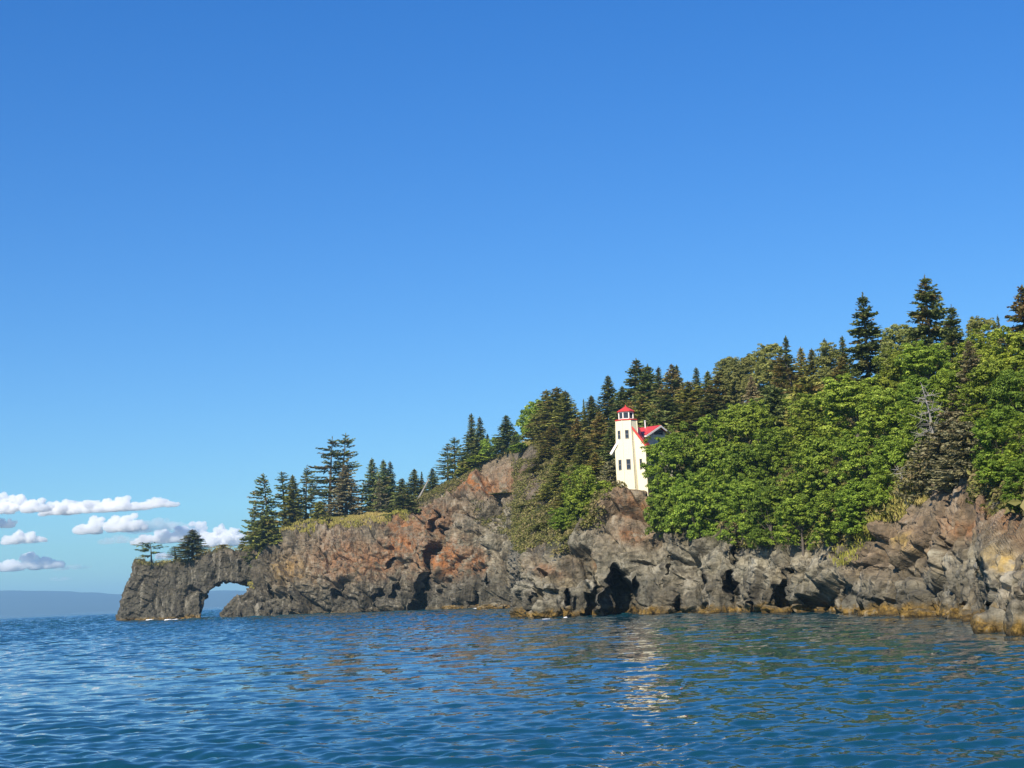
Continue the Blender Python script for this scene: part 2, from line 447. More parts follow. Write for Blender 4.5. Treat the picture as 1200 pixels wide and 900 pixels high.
def rock_disp(P, amp):
    """Blocky, faceted, stratified relief in metres for points P; amp scales the biggest blocks."""
    c, s = math.cos(R(30)), math.sin(R(30))
    Q = np.stack([P[:, 0] * c + P[:, 2] * s, P[:, 1], (-P[:, 0] * s + P[:, 2] * c)], 1)
    wob = np.stack([fbm(P * 0.12, 3, 5), fbm(P * 0.12 + 40, 3, 6), fbm(P * 0.12 + 80, 3, 7)], 1)
    wo2 = np.stack([fbm(P * 0.9, 3, 15), fbm(P * 0.9 + 40, 3, 16), fbm(P * 0.9 + 80, 3, 17)], 1)
    d = 1.7 * fbm(P * 0.05, 3, 11)
    f1, f2, rn, pl = voro((Q + wob * 3 + wo2 * .2) * np.array([0.15, 0.15, 0.085]), 21, 34.0)
    d = d + 1.5 * (rn - 0.5) + 2.9 * pl - 1.5 * np.exp(-((f2 - f1) / 0.05) ** 2)
    f1, f2, rn, pl = voro((Q + wob * 2.2 + wo2 * .15) * np.array([0.40, 0.40, 0.22]), 31, 26.0)
    d = d + 0.50 * (rn - 0.5) + 1.25 * pl - 0.40 * np.exp(-((f2 - f1) / 0.045) ** 2)
    f1, f2, rn, pl = voro((Q + wob * 1.2 + wo2 * .15) * np.array([1.0, 1.0, 0.7]), 41, 18.0)
    fine = 0.16 * (rn - 0.5) + 0.62 * pl - 0.08 * np.exp(-((f2 - f1) / 0.07) ** 2)
    f1, f2, rn, pl = voro((P + wo2 * .25) * 2.3, 47, 14.0)
    fine = fine + 0.05 * (rn - 0.5) + 0.24 * pl + 0.07 * fbm(P * 1.3, 4, 51, 0.6)
    # beds: thin steps that run across the blocks
    bz = Q[:, 2] * 0.55 + 1.6 * fbm(P * 0.07, 3, 71); st = bz - np.floor(bz)
    d = d + 0.35 * (np.minimum(st, (1 - st) * 6) - 0.45) * smooth(-.25, .25, fbm(P * 0.06, 2, 72))
    return d * amp + fine * (0.55 + 0.45 * amp)


def build_headland():
    cf = np.arange(258, 1801, 0.05); Pf = profile(cf)
    step = np.maximum(np.linalg.norm(np.diff(Pf[:, 1], axis=0), axis=1), 0.7 * np.linalg.norm(np.diff(Pf[:, 3], axis=0), axis=1)) / (Pf[:-1, 1, 1] / F * 0.92)
    step = np.minimum(step, 0.6) * np.where(cf[:-1] > 1235, 0.15, 1)
    cl = np.concatenate([[0], np.cumsum(step)]); cols = np.interp(np.arange(0, cl[-1]), cl, cf)
    C = profile(cols)
    # soften the corners between stations
    ker = np.exp(-0.5 * (np.arange(-6, 7) / 3.6) ** 2); ker /= ker.sum()
    Cp = np.concatenate([np.repeat(C[:1], 6, 0), C, np.repeat(C[-1:], 6, 0)])
    C = sum(ker[i] * Cp[i:i + len(C)] for i in range(13))
    t = np.concatenate([np.linspace(0, 1, 5)[:-1], np.linspace(1, 2, 84)[:-1], np.linspace(2, 3, 90)[:-1], np.linspace(3, 4, 60)[:-1], np.linspace(4, 5, 50)[:-1], np.linspace(5, 6, 8)[:-1], np.linspace(6, 7, 8)])
    G = cr_eval(C, t)
    nc, nr = G.shape[:2]
    P = G.reshape(-1, 3)
    T = np.broadcast_to(t, (nc, nr)).ravel()
    px, py = proj(P)
    du = np.gradient(G, axis=0); dv = np.gradient(G, axis=1)
    Nn = np.cross(du, dv); Nn /= np.linalg.norm(Nn, axis=2, keepdims=True) + 1e-9
    for _ in range(6):
        Nn[1:-1] = (Nn[:-2] + 2 * Nn[1:-1] + Nn[2:]) / 4
        Nn[:, 1:-1] = (Nn[:, :-2] + 2 * Nn[:, 1:-1] + Nn[:, 2:]) / 4
    Nn /= np.linalg.norm(Nn, axis=2, keepdims=True) + 1e-9
    Nn = Nn.reshape(-1, 3)
    Dm = P[:, 1]
    # vegetated ground against bare rock
    nz = fbm(P * 0.10, 4, 77) * 0.35
    bare = np.where(px < 560, 4.45, np.where(px < 640, 4.9, 3.08)) + nz
    bare = np.where((px > 700) & (px < 780), 3.5, bare)
    bare = np.where((px > 560) & (px < 660) & (py > 590) & (py < 640), np.minimum(bare, 3.6 + nz), bare)
    bare = np.where(px > 1040, 3.15 + nz, bare)
    bare = np.where(px > 1140, 3.5 + nz, bare)
    soil = smooth(-0.12, 0.12, T - bare)
    amp = np.interp(Dm, [60, 110, 170, 300, 420], [0.42, 0.55, 0.75, 1.25, 1.3])
    amp = amp * np.interp(px, [258, 275, 300], [0.35, 0.6, 1.0])
    amp = amp * (1 - 0.85 * np.exp(-((px - 608) / 5.0) ** 4)) * (1 - 0.7 * np.exp(-((px - 1150) / 3.5) ** 4))
    amp = amp * np.where((px > 600) & (px < 665), 1 - 0.75 * smooth(2.9, 3.3, T), 1) * np.where(px < 600, 1 - 0.45 * smooth(3.6, 4.4, T), 1)
    knoll = np.exp(-(((px - 738) / 26) ** 4)) * smooth(2.9, 3.05, T) * (1 - smooth(4.2, 4.6, T))
    rd = rock_disp(P, amp)
    d = rd * (1 - soil) + soil * 0.5 * fbm(P * 0.25, 4, 90)
    d = d * (1 - 0.93 * knoll)
    d = d * smooth(-0.2, 0.6, T)
    inward = np.zeros_like(d)
    wx = 5 * fbm(P * 0.35, 5, 61, .6) * 150 / Dm + 0.8 * fbm(P * 1.2, 3, 63); wy = 5 * fbm(P * 0.35 + 30, 4, 62, .6) * 150 / Dm
    for (cx, cy, rx, ry, lean, dep) in CAVES:
        v = (py + wy * min(1.3, ry / 16) - cy) / ry
        u = (px + wx * min(1.3, .12 + rx / 10) - cx + lean * v) / (rx * np.clip(0.75 + 0.4 * v, 0.3, 1.2))
        r = np.sqrt(u * u + v * v * np.where(v > 0, 0.7, 1.0))
        inward = np.maximum(inward, dep * smooth(1.08, 0.62, r) if dep > 2.2 else dep * np.clip(1.1 - r, 0, 1))
    inward *= smooth(0.4, 1.0, T + 0.4)
    outw = np.zeros_like(d)
    for (cx, cy, rx, ry, lean, dep) in BUMPS:
        v = (py - cy) / ry; u = (px + wx * 0.3 - cx + lean * v) / rx
        outw = np.maximum(outw, dep * smooth(1.15, 0.5, np.sqrt(u * u + v ** 4)))
    away = np.stack([P[:, 0] / P[:, 1], np.ones(len(P)), np.zeros(len(P))], 1)
    P2 = P + Nn * d[:, None] + away * inward[:, None] - away * outw[:, None] - Nn * 0
    G2 = P2.reshape(nc, nr, 3)
    for _ in range(1):      # relax single-row teeth on the steep steps
        A = G2.copy(); A[1:-1, 1:-1] = 0.5 * G2[1:-1, 1:-1] + 0.125 * (G2[:-2, 1:-1] + G2[2:, 1:-1] + G2[1:-1, :-2] + G2[1:-1, 2:]); G2 = A
    P2 = G2.reshape(-1, 3)
    # ledges of weed at the foot
    attrs = dict(orange=blobs(ORANGE, px + wx, py + wy), gold=blobs(GOLD, px + wx, py + wy), brown=np.clip(blobs(BROWN, px + 2 * wx, py + 2 * wy), 0, 1),
                 pale=np.clip(blobs(PALE, px + wx, py + wy), 0, 1.2), soil=np.clip(soil, 0, 1))
    darkband = smooth(2.05, 1.55, T + 0.35 * fbm(P * 0.08, 3, 93)) * np.interp(px, [258, 320, 600, 612, 780, 1000, 1100, 1150], [0.5, 0.85, 0.85, 0.85, 0.6, 0.7, 0.85, 0.35])
    attrs['dark'] = np.clip(np.maximum(darkband, np.interp(px, [258, 300, 345], [1.0, 0.9, 0.0])), 0, 1)
    attrs['noweed'] = np.clip(np.interp(px, [258, 262, 590, 606, 616], [0.75, 0.75, 0.75, 0.4, 0.0]), 0, 1)
    end = P2.reshape(nc, nr, 3)[-1].copy(); end[:, 2] = -3; end[:, 0] += 7
    P3 = np.concatenate([P2, end]); at3 = {k_: np.concatenate([v_, np.asarray(v_)[-nr:]]) for k_, v_ in attrs.items()}
    idx = np.arange((nc + 1) * nr).reshape(nc + 1, nr)
    q = np.stack([idx[:-1, :-1], idx[1:, :-1], idx[1:, 1:], idx[:-1, 1:]], -1).reshape(-1, 4)
    me = np_mesh('headland', P3, [q], at3, smooth=False)
    o = link('headland', me, MAT['rock'])
    tag(o, 'steep rocky headland of grey and orange stained cliffs rising from the sea', None, None, 'structure')
    return cols, t, P2.reshape(nc, nr, 3), T.reshape(nc, nr), soil.reshape(nc, nr), px.reshape(nc, nr), py.reshape(nc, nr)


HC, HT, HG, HTT, HSOIL, HPX, HPY = build_headland()


def ground_d(px, lvl):
    """point on the finished (displaced) headland surface"""
    i = int(np.argmin(np.abs(HC - px))); j = int(np.argmin(np.abs(HT - lvl)))
    return HG[i, j].copy()


# ------------------------------------------------------------------ sea arch
def remeshed(me, voxel, name):
    o = bpy.data.objects.new(name, me); COL.objects.link(o)
    m = o.modifiers.new('r', 'REMESH'); m.mode = 'VOXEL'; m.voxel_size = voxel
    dg = bpy.context.evaluated_depsgraph_get(); dg.update()
    new = bpy.data.meshes.new_from_object(o.evaluated_get(dg))
    bpy.data.objects.remove(o); new.name = name
    return new


def mesh_np(me):
    V = np.empty(len(me.vertices) * 3, np.float32); me.vertices.foreach_get('co', V); V = V.reshape(-1, 3).astype(float)
    e = np.empty(len(me.edges) * 2, np.int32); me.edges.foreach_get('vertices', e); return V, e.reshape(-1, 2)


def lap(V, e, it, lam=0.5):
    n = np.bincount(e.ravel(), minlength=len(V))[:, None] + 1e-9
    for _ in range(it):
        S = np.zeros_like(V)
        for a in range(3):
            S[:, a] = np.bincount(e[:, 0], V[e[:, 1], a], len(V)) + np.bincount(e[:, 1], V[e[:, 0], a], len(V))
        V = V + lam * (S / n - V)
    return V


def vnormals(me):
    n = np.empty(len(me.vertices) * 3, np.float32); me.vertex_normals.foreach_get('vector', n); return n.reshape(-1, 3).astype(float)


def build_arch():
    out = [(139, 742), (139.5, 722), (141, 708), (144, 697), (145.5, 687), (150, 678), (156, 670), (156, 662), (161, 657.5), (175, 659), (190, 659.5), (205, 657), (220, 655), (235, 651.5), (245, 647), (255, 643),
           (264, 642), (276, 645), (290, 643), (305, 637), (320, 628), (338, 620), (352, 640), (352, 742), (270, 742), (270, 722), (273, 716), (283, 709), (289, 702.5), (298, 698), (302, 691), (302, 683), (286, 681.5),
           (270, 680.5), (258, 683.5), (249, 689), (243, 696), (238.5, 705), (236.5, 718), (235.5, 742)]
    out = np.array(out)
    n = len(out)
    Df = np.interp(out[:, 0], [139, 240, 352], [398, 388, 378])
    top = np.clip((742 - out[:, 1]) / 90, 0, 1)
    front = at(out[:, 0], out[:, 1], Df + 3.5 * top)
    back = at(out[:, 0], out[:, 1], Df + 24 - 7 * top)
    for A in (front, back):
        A[out[:, 1] > 735, 2] = -3
    V = np.concatenate([front, back])
    me = bpy.data.meshes.new('tmp')
    fs = [tuple(range(n)), tuple(range(2 * n - 1, n - 1, -1))] + [(i, i + n, (i + 1) % n + n, (i + 1) % n) for i in range(n)]
    me.from_pydata([tuple(v) for v in V], [], fs); me.update()
    me = remeshed(me, 0.30, 'sea_arch')
    V, e = mesh_np(me)
    V = lap(V, e, 26)
    me.vertices.foreach_set('co', V.astype(np.float32).ravel()); me.update()
    Nn = vnormals(me)
    px, py = proj(V)
    d = rock_disp(V, 0.48) - 0.35
    d = np.where(V[:, 2] < -1, 0, d)
    # deep crack where the bridge leans on the stack
    for cx, cy, rx, ry, lean, dep in [(246, 676, 4, 16, 3, 3.0), (264, 660, 6, 12, -4, 2.5), (222, 690, 4, 10, 4, 1.2), (296, 668, 4, 12, 4, 2.0), (305, 700, 5, 8, 3, 2.0), (232, 712, 5, 14, 3, 1.6)]:
        v = (py - cy) / ry; u = (px - cx + lean * v) / rx
        d = d - dep * np.exp(-1.2 * (u * u + v * v)) * np.clip(-Nn[:, 1] * 2, 0, 1)
    V2 = V + Nn * d[:, None]
    me.vertices.foreach_set('co', V2.astype(np.float32).ravel())
    z = V[:, 2]
    one = np.ones(len(V))
    cap = smooth(0.55, 0.9, Nn[:, 2]) * smooth(9, 12, z)
    for k_, a in dict(orange=blobs(ORANGE, px, py) * 0.8, gold=blobs(GOLD, px, py), brown=np.clip(blobs(BROWN, px, py), 0, 1) * np.interp(px, [290, 320], [0.4, 1]) + 0.42 * smooth(12, 15.5, z),
                      pale=0 * z, soil=np.clip(cap, 0, 1), dark=np.clip(1.5 * np.interp(px, [285, 325], [1, 0.25]) * smooth(22, 9, z), 0, 1), noweed=np.interp(px, [238, 262], [0.0, 0.8])).items():
        t_ = me.attributes.new(k_, 'FLOAT', 'POINT'); t_.data.foreach_set('value', np.asarray(a, np.float32))
    me.polygons.foreach_set('use_smooth', np.zeros(len(me.polygons), bool)); me.update()
    o = link('sea_arch', me, MAT['rock'])
    tag(o, 'dark natural rock arch with an open hole at the tip of the headland', None, None, 'structure')
    return V2, px, py


ARCH_V, ARCH_PX, ARCH_PY = build_arch()


def arch_top(px, off=6.0):
    """ground on top of the arch at column px, a few metres behind its front edge"""
    D = np.interp(px, [139, 240, 352], [398, 388, 378]) + off
    x = at(px, 660, D)[0]
    m = (np.abs(ARCH_V[:, 0] - x) < 0.8) & (np.abs(ARCH_V[:, 1] - D) < 1.5)
    z = ARCH_V[m, 2].max() if m.any() else 14.0
    return np.array([x, D, z])


# ------------------------------------------------------------------ foliage generators
def quads_mesh(name, C, A, B, rnd, brown=None):
    """one rhombus per row: centre C, half axes A and B, slightly folded"""
    n = len(C)
    nrm = np.cross(A, B); nrm /= np.linalg.norm(nrm, axis=1, keepdims=True) + 1e-9
    fold = nrm * (np.linalg.norm(B, axis=1, keepdims=True) * 0.35)
    V = np.stack([C - A, C - B + fold, C + A, C + B + fold], 1).reshape(-1, 3)
    i = np.arange(n)[:, None] * 4
    f = np.concatenate([i + np.array([0, 1, 2]), i + np.array([0, 2, 3])])
    at_ = dict(rnd=np.repeat(rnd, 4))
    if brown is not None: at_['brown'] = np.repeat(brown, 4)
    return np_mesh(name, V, [f], at_)


def spruce(seed, h, rad, n_br=150, bare=0.04, droop=0.25, dens=1.0, gap=0.0, brown=0.25, power=0.9, lean=(0, 0), oneside=0.0, tipup=0.5, width=0.10, flat=0.35, clump=0.0):
    """Spruce: trunk mesh and crown mesh, standing on the origin."""
    g = np.random.default_rng(seed)
    C, A, B, RN, BR = [], [], [], [], []
    tb = MB()
    axis = lambda z: np.array([lean[0] * (z / h) ** 1.5, lean[1] * (z / h) ** 1.5, z])
    nseg = 7; rb = 0.015 * h + 0.022
    for s in range(nseg):
        z0, z1 = h * s / nseg, h * (s + 1) / nseg
        tb.tube(axis(z0) if s else (0, 0, -0.8), axis(z1), rb * (1 - s / nseg) + 0.015, rb * (1 - (s + 1) / nseg) + 0.012, 7)
    low = g.uniform(0.7, 1.2, 6)
    for w in range(n_br):
        fz = bare + (0.965 - bare) * ((w + g.uniform(0, 1)) / n_br) ** 0.95
        if clump: fz = fz + clump * math.sin(fz * 43 + seed) / 43
        fz = min(max(fz, bare), 0.965)
        if g.random() < gap * (1 - 0.4 * fz): continue
        z = fz * h
        az = w * 2.39996 + g.uniform(-.5, .5)
        prof = (1 - fz) ** power * (0.60 + 0.40 * min(1, (fz - bare) / 0.10 + 0.2))
        lob = low[int(az * 3 / 3.1416) % 6] * 0.35 + 0.65
        L = rad * prof * lob * g.choice([0.55, 0.8, 0.95, 1.05, 1.25], p=[.15, .25, .3, .2, .1]) * (1 + oneside * math.cos(az)) + 0.05
        dirh = np.array([math.cos(az), math.sin(az), 0]); side = np.array([-dirh[1], dirh[0], 0])
        dr = droop * (1.15 - fz) + g.uniform(-.10, .10)
        rise = 0.9 * max(fz - 0.5, 0)
        p0 = axis(z)
        def pt(t):
            return p0 + dirh * (L * t) + np.array([0, 0, 1]) * L * (rise * t - dr * t * 1.7 + tipup * dr * 2.0 * t * t)
        if gap > 0.2 or fz < bare + .1:
            tb.tube(pt(0), pt(0.85), 0.040, 0.012, 4)
        nt_ = max(4, int(L * 7.5 * dens))
        brb = g.random() < brown; tone = g.normal() * 0.10
        for i in range(nt_):
            t = (i + 0.5) / nt_
            if t < 0.15 and L > 1: continue
            c = pt(t); d = pt(min(t + .05, 1.05)) - pt(t - .02); d /= np.linalg.norm(d)
            for sgn in (-1, 1, 0):
                tw = (0.15 + 0.24 * (1 - t) * min(L, 2.2) / 2.2) * g.uniform(.7, 1.35) * min(1.0, 0.40 + 0.75 * L)
                if sgn == 0:
                    ax = d * 0.6 + np.array([0, 0, -1.0]) * g.uniform(.1, .9) + g.normal(size=3) * 0.25
                else:
                    ax = d * 0.8 + side * sgn * g.uniform(.3, 1.0) + np.array([0, 0, g.uniform(-.5, .2)])
                ax /= np.linalg.norm(ax)
                wv = np.cross(ax, g.normal(size=3) + np.array([0, 0, flat * 2])); wv /= np.linalg.norm(wv) + 1e-9
                C.append(c + ax * tw * 0.6 + g.normal(size=3) * 0.05); A.append(ax * tw); B.append(wv * width * g.uniform(.7, 1.3) * min(1.0, 0.45 + 0.7 * L))
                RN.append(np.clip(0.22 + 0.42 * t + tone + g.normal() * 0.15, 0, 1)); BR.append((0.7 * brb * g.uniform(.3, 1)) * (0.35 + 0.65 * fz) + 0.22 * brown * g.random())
    for i in range(14):
        z = h * (1 - 0.07 * (i / 14) ** 1.3) - 0.12; a = g.uniform(0, 6.28)
        ax = np.array([math.cos(a) * .5, math.sin(a) * .5, 1.0]); ax /= np.linalg.norm(ax); s_ = 0.11 + 0.010 * i
        C.append(axis(z) + ax * s_ * 0.3); A.append(ax * s_); B.append(np.cross(ax, [0.3, 1, 0.2]) * 0.035); RN.append(g.uniform(.3, .8)); BR.append(0.6 * brown)
    return tb, quads_mesh('crown', np.array(C), np.array(A), np.array(B), np.array(RN), np.array(BR))


def broadleaf(seed, h, w, lobes=16, clumps=13, leaves=52, leaf=0.17, tall=False):
    """Rounded leafy tree: leaf clumps on lobes through the crown's volume."""
    g = np.random.default_rng(seed)
    tb = MB(); C, Nm, RN = [], [], []
    tb.tube((0, 0, -0.8), (0, 0, h * 0.45), 0.02 * h + 0.05, 0.012 * h + .03, 7)
    lobe_c = []
    for l in range(lobes):
        a = g.uniform(0, 6.28); fz = g.uniform(0.12, 0.92) if not tall else 0.08 + 0.90 * l / (lobes - 1)
        rr = (w / 2) * (math.sqrt(max(0.03, 1 - ((fz - 0.42) / 0.60) ** 2)) if not tall else 0.95 * (1 - fz) ** 1.05 + 0.02) * math.sqrt(g.uniform(0.25, 1)) * 0.82
        c = np.array([rr * math.cos(a), rr * math.sin(a), fz * h * 0.92])
        lr = w * g.uniform(0.15, 0.25) * (1.0 if not tall else 0.95 * (1.12 - 0.92 * fz))
        lobe_c.append((c, lr))
        tb.tube((0, 0, max(0.1, c[2] * 0.45)), c * 0.95, 0.05, 0.012, 5)
    for c, lr in lobe_c:
        n = g.normal(size=(clumps, 3)); n /= np.linalg.norm(n, axis=1, keepdims=True); n[:, 2] = np.abs(n[:, 2]) * 0.9 - 0.15 + (g.random(clumps) < .2) * -0.5
        n /= np.linalg.norm(n, axis=1, keepdims=True)
        for q in n:
            cc = c + q * lr * g.uniform(0.75, 1.1); cr = g.uniform(0.26, 0.54)
            k = int(leaves * g.uniform(.6, 1.3))
            m = g.normal(size=(k, 3)); m /= np.linalg.norm(m, axis=1, keepdims=True)
            m[:, 2] = np.where(g.random(k) < 0.72, np.abs(m[:, 2]), m[:, 2])
            C.append(cc + m * np.array([1.15, 1.15, 0.75]) * cr * g.uniform(0.55, 1.0, (k, 1)))
            Nm.append(m * 0.7 + np.array([0, 0, 0.55]) + q * 0.25 + g.normal(size=(k, 3)) * 0.38)
            RN.append(np.clip(g.uniform(0.25, 0.7) + g.normal(size=k) * 0.17, 0, 1))
    C = np.concatenate(C); Nm = np.concatenate(Nm); Nm /= np.linalg.norm(Nm, axis=1, keepdims=True); RN = np.concatenate(RN)
    C[:, 2] = np.maximum(C[:, 2], 0.05)
    r = g.normal(size=C.shape); A = np.cross(Nm, r); A /= np.linalg.norm(A, axis=1, keepdims=True) + 1e-9; B = np.cross(Nm, A)
    s = leaf * g.uniform(.65, 1.4, (len(C), 1))
    return tb, quads_mesh('crown', C, A * s, B * s * 0.62, RN)


PROTO = {}


def proto(key, maker, bark='bark'):
    tb, crown = maker
    tr = tb.build('trunk', MAT[bark]); tm = tr.data; bpy.data.objects.remove(tr)
    zz = np.empty(len(crown.vertices) * 3, np.float32); crown.vertices.foreach_get('co', zz); zz = zz.reshape(-1, 3)
    PROTO[key] = (tm, crown, float(zz[:, 2].max()), float(np.percentile(np.abs(zz[:, :2]), 98)))


# spruce forms
proto('cone0', spruce(1, 10, 2.3, 190, 0.02, 0.30, 1.0, 0.0, 0.10, 1.0))
proto('cone1', spruce(2, 10, 2.0, 180, 0.02, 0.26, 1.0, 0.0, 0.15, 1.0))
proto('cone2', spruce(3, 10, 2.6, 200, 0.02, 0.30, 1.0, 0.05, 0.22, 0.85))
proto('spire0', spruce(4, 11, 1.5, 190, 0.03, 0.40, 1.1, 0.05, 0.10, 1.15))
proto('spire1', spruce(5, 11, 1.8, 180, 0.03, 0.40, 1.0, 0.08, 0.20, 1.05))
proto('brown0', spruce(6, 10, 2.3, 190, 0.02, 0.26, 1.0, 0.0, 0.60, 0.95))
proto('brown1', spruce(7, 10, 2.6, 190, 0.03, 0.24, 1.0, 0.08, 0.70, 0.9))
proto('sparse0', spruce(8, 16, 3.6, 125, 0.20, 0.16, 0.9, 0.25, 0.30, 0.60, (0.6, 0), -0.15, 0.9, 0.10, 0.3, 1.2))
proto('sparse1', spruce(9, 16, 3.3, 115, 0.28, 0.14, 0.9, 0.28, 0.35, 0.55, (0.9, 0), 0.15, 0.9, 0.10, 0.3, 1.2))
proto('sparse2', spruce(10, 12, 3.0, 125, 0.06, 0.16, 0.95, 0.2, 0.2, 0.65, (-0.5, 0), -0.40, 1.1, 0.10, 0.3, 1.0))
proto('sparse3', spruce(11, 12, 2.7, 120, 0.10, 0.18, 0.95, 0.22, 0.2, 0.7, (0.3, 0), -0.25, 1.0, 0.10, 0.3, 1.0))
proto('fan', spruce(12, 3, 2.1, 17, 0.36, 0.00, 1.1, 0.1, 0.1, 0.42, (0.2, 0), -0.1, 0.2, 0.07, 0.9, 2.8))
proto('big', spruce(13, 12, 3.3, 270, 0.02, 0.22, 1.1, 0.04, 0.18, 0.88, clump=0.9))
proto('big1', spruce(14, 12, 2.7, 250, 0.02, 0.28, 1.1, 0.04, 0.08, 0.92, clump=0.8))
proto('layer0', spruce(15, 8, 3.6, 120, 0.04, 0.26, 1.15, 0.15, 0.08, 0.6, (0.6, 0), 0.3, 0.9, 0.11, 0.1, 1.3))
proto('layer1', spruce(16, 7, 3.3, 110, 0.04, 0.28, 1.15, 0.15, 0.10, 0.55, (-0.5, 0), -0.3, 0.9, 0.11, 0.1, 1.3))
proto('low0', spruce(17, 4.5, 2.2, 100, 0.02, 0.20, 1.2, 0.05, 0.12, 0.6))
proto('low1', spruce(18, 4.5, 1.9, 95, 0.02, 0.25, 1.2, 0.05, 0.15, 0.75))
# leafy forms
for i in range(5):
    proto('alder%d' % i, broadleaf(30 + i, 6.0, 7.0, 20, 18, 66, 0.125))
    proto('midalder%d' % i, broadleaf(60 + i, 9.0, 7.0, 28, 18, 62, 0.125))
    proto('tallalder%d' % i, broadleaf(70 + i, 13.0, 7.0, 38, 17, 58, 0.125))
for i in range(2):
    proto('shrub%d' % i, broadleaf(40 + i, 3.2, 4.2, 11, 11, 46, 0.13))
for i in range(0):
    proto('poplar%d' % i, broadleaf(50 + i, 9.0, 4.0, 44, 9, 38, 0.13, True))

COUNT = {}


def plant(name, key, px, py_top, wpx, label, lvl=None, base=None, mat=None, cat='tree', group=None, rz=None):
    """Put a copy of PROTO[key]: its top at photo pixel (px, py_top), its foot on the headland at profile level lvl."""
    tm, cm, h0, r0_ = PROTO[key]
    if 'spruce' in name: wpx *= 1.22 if px > 722 or px < 480 else 1.12
    pxb = px
    for _ in range(4):
        b = base if base is not None else ground_d(pxb, lvl)
        # height so that the top projects on py_top
        h = 5.0
        for _ in range(12):
            qx, qy = proj(b + np.array([0, 0, h]))
            h = max(0.4, h + (qy - py_top) * b[1] / F)
        qx, qy = proj(b + np.array([0, 0, h]))
        if base is not None: break
        pxb += (px - qx)
    if key.startswith('alder'):
        asp = h / (wpx * b[1] / F)
        key = ('' if asp < 1.08 else 'mid' if asp < 1.6 else 'tall') + key
        tm, cm, h0, r0_ = PROTO[key]
    sz = h / h0
    sx = (wpx * b[1] / F / 2) / r0_
    o = empty(name, tuple(b))
    o.rotation_euler = (0, 0, random.uniform(0, 6.28) if rz is None else rz)
    o.scale = (sx, sx, sz)
    tag(o, label, cat, group)
    t = link('trunk', tm, None, o); c = link('crown', cm, None, o)
    if mat:
        if not cm.materials: cm.materials.append(MAT[mat])
        c.material_slots[0].link = 'OBJECT'; c.material_slots[0].material = MAT[mat]
    return o


# ------------------------------------------------------------------ trees, one by one
S_, B_, P_ = 'spruce', 'alder', 'poplar'
G1 = 'spruces on the arch and the low point'
G2 = 'spruces along the headland skyline'
G3 = 'trees on the wooded slope'
G4 = 'leafy alders above the right cliff'


def arch_tree(name, key, px, top, w, label, mat, off=6.0, cat='tree', group=G1):
    return plant(name, key, px, top, w, label, base=arch_top(px, off), mat=mat, cat=cat, group=group)


arch_tree('windswept_spruce', 'fan', 177.5, 635, 29, 'tiny flat-topped windswept spruce standing alone at the tip of the arch', 'spruce', 5)
arch_tree('spruce_tree', 'cone2', 226, 620, 34, 'bushy spruce at the middle of the arch top, tallest tree on the arch', 'spruce', 6)
arch_tree('spruce_tree', 'sparse3', 206, 640, 24, 'small thin spruce leaning against the bushy spruce on the arch', 'spruce', 6)
arch_tree('bush', 'low0', 262, 638, 17, 'low dark bush on the crest over the arch opening', 'spruce_olive', 6, 'bush', 'low bushes on the arch')
arch_tree('bush', 'low1', 284, 637, 12, 'smallest bush on the crest, right of the arch opening', 'spruce_olive', 6, 'bush', 'low bushes on the arch')

